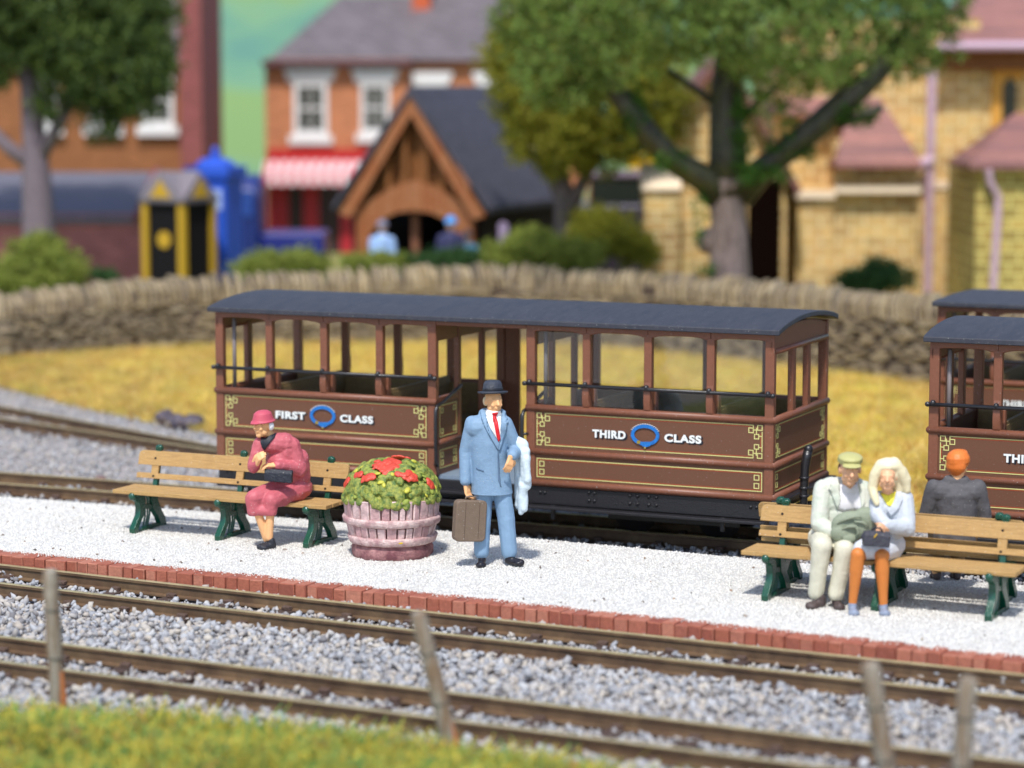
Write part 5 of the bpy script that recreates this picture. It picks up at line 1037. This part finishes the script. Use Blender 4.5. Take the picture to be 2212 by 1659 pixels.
# ---------------------------------------------------------------- the standing man in the blue suit
m_suit = mat('powder blue suit paint', srgb(124,152,178), .6, var=.07, vs=9, bump=.3, bs=70, dust=.45); m_suit2 = mat('blue trouser paint', srgb(128,158,186), .6, var=.05, vs=5, bump=.15, bs=90)
m_wh = mat('white shirt paint', (.80,.79,.78), .5); m_red = mat('red tie paint', srgb(206,32,40), .4); m_shoe = mat('black shoe paint', srgb(34,33,40), .25, bump=.2, bs=80); m_hatk = mat('charcoal hat paint', srgb(56,60,70), .5, bump=.6, bs=50, dust=.25)
L0 = G(1136/1, 1222); L0 = G(1072+5, 1222)
mp = L0; mb = MB()
hc = J(-.045, 1.545, 0); fdir = (.42, -.9, -.05); B = head(mb, hc, fdir, 1.0)
mb.cap(J(-.055, 1.36), .062, J(-.05, 1.49), .055)
sh1, sh2 = J(-.240, 1.335), J(.06, 1.33, -.01)
mb.cap(J(-.20,1.33), .055, J(.03,1.33), .055); mb.cap(J(-.09, .85), .09, J(-.09, 1.25), .09)
e1, w1 = J(-.305, 1.075, .02), J(-.305, .80, -.03); e2, w2 = J(.165, 1.085, .02), J(.120, 1.025, -.16)
mb.cap(sh1, .06, e1, .05); mb.cap(e1, .048, w1, .034); mb.cap(sh2, .06, e2, .05); mb.cap(e2, .048, w2, .034)
hand(mb, w1+Vector((.005,0,-.03)), (.18, -.1, -1), (.7, -.5, 0), .55, 1.05, thumb=-1); hand(mb, w2, (-.25, -.25, -1), (-.4, .8, .1), .5, 1.05, thumb=1)
mb.cap(J(-.13,.80), .06, J(-.145,.42), .05); mb.cap(J(-.145,.42), .05, J(-.155,.06), .032); mb.cap(J(.03,.80), .06, J(.075,.42), .05); mb.cap(J(.075,.42), .05, J(.105,.06), .032)
man = figure('man in powder blue suit, red tie and dark hat standing beside the flower tub', mp, mb)
mb = MB()
mb.cap(J(-.20,1.30), .115, J(.0,1.30), .105); mb.loft([(-.08,0,1.41,.09,.07),(-.09,0,1.36,.155,.095),(-.092,0,1.28,.178,.118),(-.092,-.005,1.15,.176,.125),(-.085,-.005,1.0,.168,.122),(-.075,-.003,.88,.176,.124),(-.066,0,.78,.186,.130),(-.06,0,.64,.196,.138)]); mb.cap(J(-.235,1.335), .07, J(.05,1.33,-.005), .068)
mb.cap(sh1, .074, e1, .063); mb.cap(e1, .063, w1+Vector((0,0,-.0)), .055); mb.cap(sh2, .076, e2, .068); mb.cap(e2, .068, w2+Vector((.01,.02,.005)), .054)
mb.cap(J(-.13,1.42,.03), .06, J(.02,1.42,.03), .055)
jk = wrinkle(blob(mb, 'jacket', m_suit, man, vox=.008, it=8, cut=[(Vector((0,0,.685)), Vector((0,.05,-1)))]), .008, .12)
# shirt front, collar, tie, lapels, pocket edge and front opening
xz = lambda zx, zy: ((zx-1290)*.00126, (1500-zy)*.00126+.018)
V = lambda *p: [xz(*q) for q in p]
decal('shirt', V((1188,345),(1200,400),(1232,480),(1272,545),(1298,585),(1312,520),(1318,430),(1306,360),(1250,358)), [jk, man], m_wh, man, off=.004, thick=.008)

decal('tie', V((1246,372),(1284,366),(1284,375),(1272,400),(1288,440),(1304,560),(1290,580),(1277,540),(1256,440),(1258,402)), [jk, man], m_red, man, off=.012, thick=.010)
decal('lapel', V((1178,300),(1150,330),(1165,400),(1190,440),(1182,452),(1230,540),(1270,608),(1288,640),(1297,590),(1262,545),(1225,480),(1198,410),(1188,340)), [jk, man], m_suit, man, off=.010, thick=.014)
decal('lapel', V((1318,345),(1350,380),(1362,440),(1345,455),(1350,480),(1325,560),(1300,640),(1288,640),(1300,585),(1316,510),(1322,420)), [jk, man], m_suit, man, off=.010, thick=.014)
dk = mat('blue suit seam', srgb(92,116,142), .7)
decal('front_seam', V((1284,640),(1290,640),(1292,760),(1296,860),(1312,910),(1306,912),(1288,862),(1285,760)), [jk], dk, man, off=.003, thick=.006)
decal('pocket', V((1126,770),(1182,790),(1182,800),(1126,781)), [jk], dk, man, off=.003, thick=.005)
mb = MB()
mb.ell(J(-.07,.80), (.15,.10,.10)); mb.cap(J(-.135,.76), .09, J(-.150,.45), .082); mb.cap(J(-.150,.45), .082, J(-.158,.13,.01), .072); mb.cap(J(.02,.76), .09, J(.070,.45), .082); mb.cap(J(.070,.45), .084, J(.100,.13,.01), .076)
wrinkle(blob(mb, 'trousers', m_suit2, man, vox=.008, it=5, cut=[(Vector((0,0,.062)), Vector((0,0,-1)))]), .008, .1)
def shoe(p, d, par, m=m_shoe, s=1.):
    d = Vector((d[0], d[1], 0)).normalized(); mb = MB(); p = Vector(p); mb.cap(p-d*.05*s+Vector((0,0,.035*s)), .036*s, p+d*.085*s+Vector((0,0,.026*s)), .034*s); mb.ell(p+d*.06*s+Vector((0,0,.022*s)), (.052*s,.058*s,.030*s)); mb.cap(p-d*.04*s+Vector((0,0,.05*s)), .040*s, p-d*.03*s+Vector((0,0,.085*s)), .038*s)
    return blob(mb, 'shoe', m, par, vox=.007, it=3, cut=[(Vector((0,0,p.z-.002)), Vector((0,0,-1)))])
shoe(J(-.158,-.005,-.035)*1, (-.08,-1), man); shoe(J(.135,.012,-.03), (.9,-.5), man)
mb = MB(); top = hc+Vector((-.008,.01,.085)); tl = Matrix.Translation(top) @ Euler((R(-4), R(-3), R(-25))).to_matrix().to_4x4()
mb.lathe([(.02,-.02),(.118,-.018),(.142,-.014),(.146,.002),(.120,-.002),(.098,.006),(.096,.028),(.088,.075),(.070,.100),(.03,.108)], 28, tl @ Matrix.Diagonal((.93,1.12,1,1)))
ht = mb.build('hat', m_hatk, man, smooth=True); hb = MB(); hb.lathe([(.0985,.006),(.0995,.010),(.0975,.030),(.0965,.032)], 28, tl @ Matrix.Diagonal((.935,1.13,1,1))); hb.build('hat_band', mat('black hat band', srgb(30,31,38), .5), ht, smooth=True)
mb = MB(); hb_ = B; mb.ell((-.068,.03,-.005), (.024,.045,.045), M=B); mb.ell((.066,.03,-.005), (.024,.045,.045), M=B); mb.ell((0,.075,-.01), (.065,.030,.05), M=B); blob(mb, 'hair', mat('sandy grey hair', srgb(226,200,160), .6), man, vox=.006, it=3)
# suitcase held in his hand
m_case = mat('brown suitcase paint', srgb(116,98,82), .6, bump=.3, bs=90, var=.08, vs=8, dust=.62)
cx0, cz0 = (1068-1290)*.00126, (1145-1500)*-.00126; Yc = -.105
sc_ = empty('suitcase', mp+J(cx0, .235, Yc)); tag(sc_, 'brown suitcase hanging from the hand of the man in the blue suit', 'suitcase'); mb = MB()
w_, h_, r_ = .300, .385, .045; pts = []
for qx, qz, a0 in ((w_/2-r_, h_-r_, 0), (-w_/2+r_, h_-r_, 90), (-w_/2+r_, r_, 180), (w_/2-r_, r_, 270)): pts += [(qx+r_*math.cos(R(a0+t)), qz+r_*math.sin(R(a0+t))) for t in range(0, 91, 15)]
Ms = Matrix.Rotation(R(20), 4, 'Z') @ Matrix.Rotation(R(3.5), 4, 'Y'); mb.prism(pts, 'y', -.055, .055, Ms); cs = mb.build('case_body', m_case, sc_, bevel=.014, seg=3)
mb = MB(); mb.tube([(-.05,0,h_-.005),(-.045,0,h_+.025),(0,0,h_+.035),(.045,0,h_+.025),(.05,0,h_-.005)], .009, 8, Ms); mb.build('handle', m_case, sc_, smooth=True)
mb = MB()
for xx in (-.06, .075): mb.box((xx-.004,-.0565,.03), (xx+.004,.0565,h_-.02), Ms)
mb.build('seam', mat('suitcase seam', srgb(92,74,60), .6), cs, bevel=.002)
# pale raincoat over his arm
m_rain = mat('pale blue white raincoat', srgb(208,222,228), .55, var=.05, vs=6, bump=.2, bs=60); mb = MB(); q = lambda zx, zy, y: J((zx-1275)*.00126, (1500-zy)*.00126, y-.03)-Vector((.20,0,.9))
mb.cap(q(1405,570,.03), .05, q(1450,600,.03), .06); mb.cap(q(1430,590,.02), .055, q(1475,700,.02), .052); mb.cap(q(1465,650,.01), .055, q(1480,900,.02), .048); mb.cap(q(1450,850,.05), .05, q(1462,1070,.04), .042); mb.cap(q(1455,900,.02), .045, q(1440,1100,.05), .03); mb.cap(q(1478,700,-.02), .04, q(1488,860,-.02), .036)
mb.cap(q(1425,700,.09), .05, q(1430,1050,.09), .045)
rc = wrinkle(blob(mb, 'raincoat', m_rain, None, vox=.008, it=8, loc=mp+Vector((.20,0,.9))), .012, .08); tag(rc, 'pale white raincoat draped over the forearm of the man in the blue suit', 'coat')
# ---------------------------------------------------------------- seated people: shared builder for legs
def seated_legs(mb, hips, knees, ankles, r=(.085,.056,.038)):
    for h_, k_, a_ in zip(hips, knees, ankles): mb.cap(h_, r[0], k_, r[1]); mb.cap(k_, r[1]*.95, k_.lerp(a_, .35), r[1]*.92); mb.cap(k_.lerp(a_, .35), r[1]*.92, a_, r[2])
# woman in dusky red, left bench
m_coat = mat('dusky rose coat paint', srgb(188,94,102), .5, var=.10, vs=6, bump=.25, bs=60, dust=.7); m_hatr = mat('rose hat paint', srgb(192,82,98), .5, bump=.2, bs=70); m_blk2 = mat('matt black paint', srgb(40,42,50), .5, bump=.35, bs=70)
wl = G(580, 1186); x_ = lambda zx: (zx-1320)*.001157; z_ = lambda zy: (1372-zy)*.001157
q = lambda zx, zy, y=0.: J(x_(zx), z_(zy), y)
mb = MB(); hc = q(1276,330,.10); B = head(mb, hc, (-.60,-.78,.02), 1.0)
neck = q(1330,420,.15); mb.cap(neck, .052, hc+Vector((.02,.02,-.05)), .05)
sA, sB = q(1250,480,.12), q(1505,490,.22); eA, hA = q(1195,680,.08), q(1232,600,.00); eB, hB = q(1570,700,.20), q(1362,668,.02)
pel = q(1545,830,.36); mb.cap(pel, .08, q(1420,540,.24), .07); mb.cap(sA, .045, eA, .038); mb.cap(eA, .036, hA, .03); mb.cap(sB, .045, eB, .038); mb.cap(eB, .036, hB, .03)
hand(mb, hA+Vector((0,0,-.055)), (.30,-.55,.70), (.6,.6,-.1), .95, .98, thumb=1); hand(mb, hB+Vector((.02,0,0)), (-1,-.25,.05), (.1,.2,-1), .8, .98, thumb=-1)
k1, k2 = q(1195,930,-.03), q(1345,960,-.01); a1, a2 = q(1300,1285,.05), q(1325,1275,.02)
seated_legs(mb, [pel+Vector((-.05,-.05,0)), pel+Vector((.03,-.03,0))], [k1, k2], [a1, a2], (.055,.046,.038))
wo = figure('elderly woman in dusky red coat and hat sitting on the left bench', wl, mb)
mb = MB(); mb.cap(q(1330,480,.16), .10, q(1440,490,.22), .12); mb.ell(q(1445,560,.24), (.142,.135,.16)); mb.ell(q(1405,640,.22), (.142,.135,.17)); mb.ell(q(1445,740,.28), (.155,.145,.15)); mb.cap(sA, .068, eA, .062); mb.cap(eA, .060, hA+Vector((.01,.02,-.045)), .045); mb.cap(sB, .082, eB, .078); mb.cap(eB, .076, hB+Vector((.045,.01,0)), .048); mb.cap(q(1560,610,.28), .10, q(1570,760,.32), .10)
wc_ = wrinkle(blob(mb, 'coat', m_coat, wo, vox=.008, it=5), .016, .07)
mb = MB(); mb.ell(q(1520,850,.34), (.175,.17,.13)); mb.cap(q(1500,850,.32), .135, q(1210,940,.0), .088); mb.cap(q(1520,880,.30), .13, q(1350,960,.0), .085); mb.cap(q(1200,950,.0), .082, q(1205,1045,.0), .075); mb.cap(q(1345,965,.0), .082, q(1335,1055,.0), .070); mb.cap(q(1205,1040,.0), .07, q(1340,1050,.0), .07); mb.cap(q(1205,960,.04), .09, q(1340,970,.04), .09)
wrinkle(blob(mb, 'skirt', m_coat, wo, vox=.008, it=6, cut=[(q(1270,1085,0), Vector((0,0,-1)))]), .014, .09)
XZ = lambda zx, zy: (x_(zx), z_(zy)); decal('scarf', [XZ(*t) for t in ((1262,432),(1258,470),(1272,520),(1288,540),(1305,525),(1335,480),(1372,430),(1384,392),(1340,412),(1300,436))], [wc_, wo], m_blk2, wo, off=.006, thick=.012, d=(0,.985,-.17))
mb = MB(); Bh = B @ Matrix.Rotation(R(6), 4, 'X'); mb.lathe([(.03,.03),(.118,.032),(.124,.040),(.105,.052),(.098,.075),(.085,.118),(.055,.140),(.02,.146)], 26, Bh @ Matrix.Translation((0,.008,0)) @ Matrix.Diagonal((.92,1.08,1,1))); mb.ell((0,-.095,.038), (.062,.055,.012), M=Bh); blob(mb, 'hat', m_hatr, wo, vox=.007, it=3)
mb = MB(); mb.ell((.078,.030,-.006), (.025,.038,.042), M=B); mb.ell((-.078,.030,-.006), (.025,.038,.042), M=B); mb.ell((0,.085,.0), (.05,.02,.035), M=B); blob(mb, 'hair', mat('white hair paint', (.82,.81,.80), .5), wo, vox=.006, it=2)
for a_, d_ in ((a1, (-.75,-.65)), (a2, (-.8,-.6))): shoe((a_.x-.0, a_.y-.02, .0), d_, wo, m_blk2, .92)
m_bag = mat('black handbag paint', srgb(38,41,50), .45, bump=.5, bs=60, dust=.30); mb = MB(); c_ = q(1412,755,-.01); M_ = Matrix.Rotation(R(-6), 4, 'Z') @ Matrix.Rotation(R(3), 4, 'Y')
mb.prism([(-.04,-.06),(.04,-.06),(.036,.03),(.018,.062),(-.018,.062),(-.036,.03)], 'x', -.135, .135, M_); bg_ = wrinkle(blob(mb, 'handbag', m_bag, None, vox=.007, it=3, loc=wl+c_), .01, .06); tag(bg_, 'small black handbag resting on the lap of the woman in dusky red', 'handbag')
# ---------------------------------------------------------------- couple on the right bench
cl = G(1578+.2951*690, 892.9+.2951*1405); x_ = lambda zx: (zx-690)*.00117; z_ = lambda zy: (1405-zy)*.00117
q = lambda zx, zy, y=0.: J(x_(zx), z_(zy), y)
m_cre = mat('cream trouser paint', srgb(208,204,182), .6, var=.08, vs=6, bump=.2, bs=60); m_jac = mat('pale sage jacket paint', srgb(194,202,184), .6, bump=.25, bs=60, col2=srgb(206,204,192), vs=7, var=.05); m_capg = mat('olive cap paint', srgb(180,176,116), .5, bump=.2, bs=60); m_brs = mat('brown shoe paint', srgb(78,66,64), .5, bump=.3, bs=60)
mb = MB(); hc = q(872,425,.10)+Vector((0,0,.035)); B = head(mb, hc, (.02,-.95,-.14), 1.12)
mb.cap(q(875,540,.20), .06, hc+Vector((0,.03,-.05)), .055); pel = q(740,900,.36)
mb.cap(pel, .09, q(830,610,.28), .08); sA, sB = q(690,540,.24), q(985,545,.24); eA, hA = q(655,800,.16), q(790,870,-.02); eB, hB = q(1000,760,.14), q(900,860,.0)
mb.cap(sA, .045, eA, .036); mb.cap(eA, .036, hA, .03); mb.cap(sB, .045, eB, .036); mb.cap(eB, .036, hB, .03); hand(mb, hA, (1,-.2,-.3), (0,.3,-1), .6, 1., thumb=-1)
k1, k2 = q(648,960,-.13), q(815,985,-.13); a1, a2 = q(615,1330,-.08), q(762,1345,-.09); seated_legs(mb, [pel+Vector((-.06,-.06,-.02)), pel+Vector((.08,-.06,-.02))], [k1, k2], [a1, a2], (.06,.055,.038))
ma = figure('man in flat olive cap and pale suit, sitting beside the blonde woman', cl, mb, m_skin2)
mb = MB(); mb.cap(q(745,535,.26), .10, q(930,535,.26), .10); mb.ell(q(830,620,.27), (.185,.135,.17)); mb.ell(q(825,740,.28), (.175,.14,.18)); mb.ell(q(790,850,.32), (.19,.16,.14)); mb.cap(sA, .086, eA, .076); mb.cap(eA, .076, q(760,865,.03), .056); mb.cap(sB, .084, eB, .072); mb.cap(eB, .072, hB, .06); mb.cap(q(790,500,.24), .06, q(935,500,.24), .055)
jk = wrinkle(blob(mb, 'jacket', m_jac, ma, vox=.008, it=5), .014, .08)
XZ = lambda zx, zy: (x_(zx), z_(zy)); VV = lambda *p: [XZ(*t) for t in p]
decal('shirt', VV((808,490),(788,690),(830,705),(960,690),(975,560),(940,480),(880,540)), [jk, ma], mat('white pinkish shirt', (.80,.77,.78), .5), ma, off=.005, thick=.008, d=(0,.985,-.17))
decal('lapel', VV((775,455),(735,500),(720,540),(752,560),(745,580),(790,690),(805,640),(800,560),(800,480)), [jk, ma], m_jac, ma, off=.012, thick=.014, d=(0,.985,-.17)); decal('lapel', VV((940,470),(985,500),(990,560),(985,640),(962,690),(955,600),(940,520)), [jk, ma], m_jac, ma, off=.012, thick=.014, d=(0,.985,-.17))
mb = MB(); mb.ell(q(750,900,.33), (.19,.16,.12)); 
for k_, a_, hx in ((k1, a1, -.06), (k2, a2, .08)): mb.cap(pel+Vector((hx,-.06,-.02)), .115, k_, .088); mb.cap(k_, .088, k_.lerp(a_, .5), .076); mb.cap(k_.lerp(a_, .5), .076, a_+Vector((0,0,.03)), .070)
wrinkle(blob(mb, 'trousers', m_cre, ma, vox=.008, it=5, cut=[(Vector((0,0,.07)), Vector((0,0,-1)))]), .012, .1)
for a_, d_ in ((a1, (-.85,-.55)), (a2, (.1,-1))): shoe((a_.x+.01, a_.y-.03, 0), d_, ma, m_brs, 1.05)
mb = MB(); Bh = B @ Matrix.Rotation(R(2), 4, 'X'); mb.ell((.0,.022,.070), (.100,.108,.042), M=Bh); mb.ell((.0,.010,.092), (.098,.108,.034), M=Bh); mb.ell((0,-.080,.055), (.078,.052,.013), M=Bh); blob(mb, 'flat_cap', m_capg, ma, vox=.007, it=3)
mb = MB(); mb.ell((.070,.03,.005), (.02,.04,.035), M=B); mb.ell((-.070,.03,.005), (.02,.04,.035), M=B); mb.ell((0,.08,.0), (.055,.02,.04), M=B); blob(mb, 'hair', mat('brown hair paint', srgb(120,84,60), .6), ma, vox=.006, it=2)
# folded coat on his lap
m_fold = mat('grey green folded cloth', srgb(136,144,122), .65, var=.08, vs=8, bump=.25, bs=50); mb = MB(); c_ = q(880,808,-.10); E_ = lambda a, b, y, r_: mb.ell(Vector(((a-880)*.00117, y, (808-b)*.00117)), r_, 18)
E_(882,812,.04,(.195,.075,.125)); E_(800,870,.02,(.10,.06,.085)); E_(965,760,.03,(.10,.06,.10)); E_(840,905,.0,(.085,.055,.05))
fo_ = wrinkle(blob(mb, 'folded_coat', m_fold, None, vox=.008, it=4, loc=cl+c_), .012, .09); tag(fo_, 'bundled grey green cloth lying on the lap of the man in the olive cap', 'cloth')
mb = MB()
for pts_ in ([(760,800),(790,770),(840,748),(890,735),(935,745)], [(790,840),(840,810),(890,808),(910,850),(890,890)], [(740,830),(770,860),(800,900)], [(880,770),(940,780),(985,820)]):
    mb.tube([Vector(((a-880)*.00117, -.052+.10*(((a-880)/180)**2), (808-b)*.00117)) for a, b in pts_], [.006,.014,.016,.012,.006][:len(pts_)], 8)
mb.build('fold_ridge', m_fold, fo_, smooth=True)
# blonde woman
cw_ = G(1578+.2951*690, 892.9+.2951*1452); x_ = lambda zx: (zx-690)*.00116; z_ = lambda zy: (1452-zy)*.00116
m_pale = mat('pale blue grey coat paint', srgb(188,193,199), .6, var=.04, vs=6, bump=.2, bs=60); m_sk = mat('pale skirt paint', srgb(206,209,214), .6, bump=.2, bs=60); m_stk = mat('orange tan stocking paint', srgb(204,122,56), .5, var=.05, bump=.15, bs=60); m_gsh = mat('grey blue shoe paint', srgb(136,146,166), .6, bump=.4, bs=60); m_blo = mat('cream blonde hair paint', srgb(228,216,178), .55, bump=.2, bs=40)
mb = MB(); hc = q(1150,470,.16)+Vector((0,0,.025)); B = head(mb, hc, (-.12,-.98,-.04), 1.0); mb.cap(q(1170,590,.24), .05, hc+Vector((0,.03,-.05)), .048); pel = q(1180,950,.38); mb.cap(pel, .08, q(1190,680,.34), .075)
sA, sB = q(1090,640,.24), q(1290,620,.26); eB, hB = q(1300,830,.16), q(1075,830,-.06); mb.cap(sB, .042, eB, .036); mb.cap(eB, .036, hB, .03); hand(mb, hB+Vector((.01,0,.015)), (-.35,-.25,-1), (-.2,.5,0), .7, 1.0, thumb=1); eA, hA = q(1075,760,.18), q(1100,830,.0); mb.cap(sA, .042, eA, .036); mb.cap(eA, .034, hA, .028)
k1, k2 = q(915,1025,-.09), q(1090,1035,-.08); a1, a2 = q(888,1385,-.05), q(1112,1400,-.06)
seated_legs(mb, [pel+Vector((-.08,-.04,-.03)), pel+Vector((.02,-.04,-.03))], [k1, k2], [a1, a2], (.055,.045,.028))
wb = figure('blonde woman in pale blue coat with orange stockings, sitting beside the man in the cap', cw_, mb, m_skin2)
mb = MB(); mb.cap(q(1110,630,.26), .085, q(1270,620,.27), .09); mb.ell(q(1195,700,.27), (.15,.125,.16)); mb.ell(q(1195,820,.29), (.15,.13,.14)); mb.cap(sB, .085, eB, .078); mb.cap(eB, .078, q(1120,812,.0), .05); mb.cap(sA, .07, q(1080,740,.16), .065); mb.cap(q(1080,740,.14), .062, q(1130,800,.05), .055)
jk = wrinkle(blob(mb, 'coat', m_pale, wb, vox=.008, it=5), .014, .07)
decal('blouse', VV((1110,568),(1130,620),(1160,665),(1185,668),(1205,620),(1225,555),(1165,590)), [jk, wb], mat('lemon yellow blouse', srgb(238,222,60), .5), wb, off=.006, thick=.008, d=(0,.985,-.17))
decal('lapel', VV((1232,540),(1262,560),(1270,620),(1235,690),(1180,745),(1150,700),(1178,672),(1210,620)), [jk, wb], m_pale, wb, off=.012, thick=.014, d=(0,.985,-.17))
mb = MB(); mb.ell(q(1180,960,.34), (.165,.16,.13)); mb.cap(q(1160,960,.30), .13, q(955,990,-.02), .085); mb.cap(q(1180,990,.28), .13, q(1100,1010,-.0), .085); mb.cap(q(955,985,0), .08, q(1095,1000,0), .08)
wrinkle(blob(mb, 'skirt', m_sk, wb, vox=.008, it=6, cut=[(k1+Vector((0,-.01,0)), Vector((0,-1,-.35)))]), .01, .1)
mb = MB()
for k_, a_, hx in ((k1, a1, -.08), (k2, a2, .02)): mb.cap(k_.lerp(pel+Vector((hx,-.04,-.03)), .35), .066, k_, .062); mb.cap(k_, .060, k_.lerp(a_, .3), .060); mb.cap(k_.lerp(a_, .3), .060, k_.lerp(a_, .75), .042); mb.cap(k_.lerp(a_, .75), .042, a_, .036)
blob(mb, 'stocking', m_stk, wb, vox=.007, it=4)
for a_ in (a1, a2): shoe((a_.x, a_.y-.03, -.005), (0,-1), wb, m_gsh, .98)
mb = MB(); H = lambda a, b, y, *r_: mb.ell(q(a, b, y), r_ if len(r_) == 3 else (r_[0],)*3)
H(1160,425,.215,.108,.10,.105); H(1155,372,.175,.092,.09,.055); H(1160,350,.19,.085,.08,.05); H(1130,365,.18,.075,.08,.055); H(1200,370,.19,.08,.08,.06); [mb.cap(q(*a_), r0_, q(*b_), r1_) for a_, r0_, b_, r1_ in (((1110,370,.17),.06,(1066,440,.18),.052),((1066,440,.18),.052,(1048,530,.19),.044),((1048,530,.19),.044,(1058,600,.16),.036),((1058,600,.16),.036,(1075,650,.14),.026),((1200,360,.18),.065,(1250,420,.20),.058),((1250,420,.20),.058,(1290,490,.22),.050),((1290,490,.22),.050,(1306,550,.22),.034),((1235,430,.24),.07,(1250,540,.25),.05),((1270,400,.21),.036,(1312,470,.22),.030))]
wrinkle(blob(mb, 'hair', m_blo, wb, vox=.007, it=10), .010, .09)
mb = MB(); c_ = q(1040,905,-.16); M_ = Matrix.Rotation(R(4), 4, 'Y'); mb.prism([(-.05,-.065),(.05,-.065),(.042,.03),(.02,.06),(-.02,.06),(-.042,.03)], 'x', -.112, .112, M_); mb.ell((-.02,0,.01), (.115,.045,.06)); bg_ = wrinkle(blob(mb, 'handbag', mat('dark grey handbag paint', srgb(58,58,66), .5, bump=.6, bs=60, dust=.4), None, vox=.007, it=4, loc=cw_+c_), .012, .06); tag(bg_, 'dark grey handbag with a gold clasp, held on the lap of the blonde woman', 'handbag')
mb = MB(); mb.cap((-.025,-.052,.018), .006, (-.006,-.052,.045), .006); mb.build('clasp', mat('gold clasp', srgb(200,160,40), .35), bg_, smooth=True); mb = MB(); mb.tube([(-.05,0,.05),(-.03,0,.085),(.03,0,.09),(.05,0,.055)], .008, 6); mb.build('handle', m_bag, bg_, smooth=True)
# ---------------------------------------------------------------- man with orange hair, seen from behind
b3l = b3.location; hp = P(2071, 999, b3l.y-.02+.12); gl0 = Vector((hp.x, hp.y, 0)); zz = hp.z; mb = MB()
m_gj = mat('dark grey jacket paint', srgb(84,82,84), .7, var=.06, vs=8, bump=.25, bs=60, dust=.36); m_or = mat('orange hair paint', srgb(216,116,48), .45, bump=.25, bs=50); m_bt = mat('brown trouser paint', srgb(120,92,58), .6, bump=.2, bs=50)
hc = Vector((0, 0, zz)); B = head(mb, hc, (.60,.78,.05), .98); mb.cap((-.02,-.01,zz-.17), .06, (0,0,zz-.06), .055); mb.cap((-.02,.02,.55), .09, (-.02,0,zz-.32), .08)
S = [(-.21,.0,zz-.23), (.17,.0,zz-.23)]; El = [(-.27,.06,zz-.52), (.24,.06,zz-.50)]; Hn = [(-.16,.30,.58), (.12,.32,.58)]
for s__, e__, h__ in zip(S, El, Hn): mb.cap(s__, .045, e__, .036); mb.cap(e__, .036, h__, .03); hand(mb, h__, (.0,1,-.2), (0,-.3,-1), .4, 1., thumb=1)
seated_legs(mb, [Vector((-.1,.05,.50)), Vector((.08,.05,.50))], [Vector((-.12,.47,.48)), Vector((.10,.48,.48))], [Vector((-.10,.50,.08)), Vector((.08,.52,.08))])
mo = figure('man with orange hair and dark grey jacket, seen from behind on the far bench', gl0, mb)
mb = MB(); mb.cap((-.15,.0,zz-.26), .105, (.11,.0,zz-.26), .105); mb.loft([(-.02,0,zz-.16,.08,.06),(-.02,0,zz-.20,.16,.09),(-.02,0,zz-.28,.20,.125),(-.02,.01,zz-.42,.185,.13),(-.02,.02,zz-.56,.175,.135),(-.02,.02,.50,.19,.15),(-.02,.02,.44,.19,.15)]); mb.cap((-.08,-.01,zz-.17), .06, (.04,-.01,zz-.17), .06); 
for s__, e__, h__ in zip(S, El, Hn): mb.cap(s__, .082, e__, .074); mb.cap(e__, .072, Vector(h__)-Vector((0,.04,0)), .052)
wrinkle(blob(mb, 'jacket', m_gj, mo, vox=.008, it=5), .014, .08)
mb = MB()
for sx in (-1, 1): mb.cap((sx*.09,.05,.50), .11, (sx*.11,.46,.49), .085); mb.cap((sx*.11,.46,.49), .082, (sx*.09,.51,.12), .066)
blob(mb, 'trousers', m_bt, mo, vox=.009, it=4)
for sx in (-1, 1): shoe((sx*.09,.54,0), (0,1), mo, m_brs, 1.)
mb = MB(); mb.ell((0,.014,.030), (.108,.116,.096), M=B); mb.ell((0,.05,-.02), (.098,.075,.085), M=B); mb.ell((0,-.055,.085), (.06,.04,.028), M=B); mb.ell((.0,.055,-.075), (.06,.045,.04), M=B); blob(mb, 'hair', m_or, mo, vox=.006, it=3)
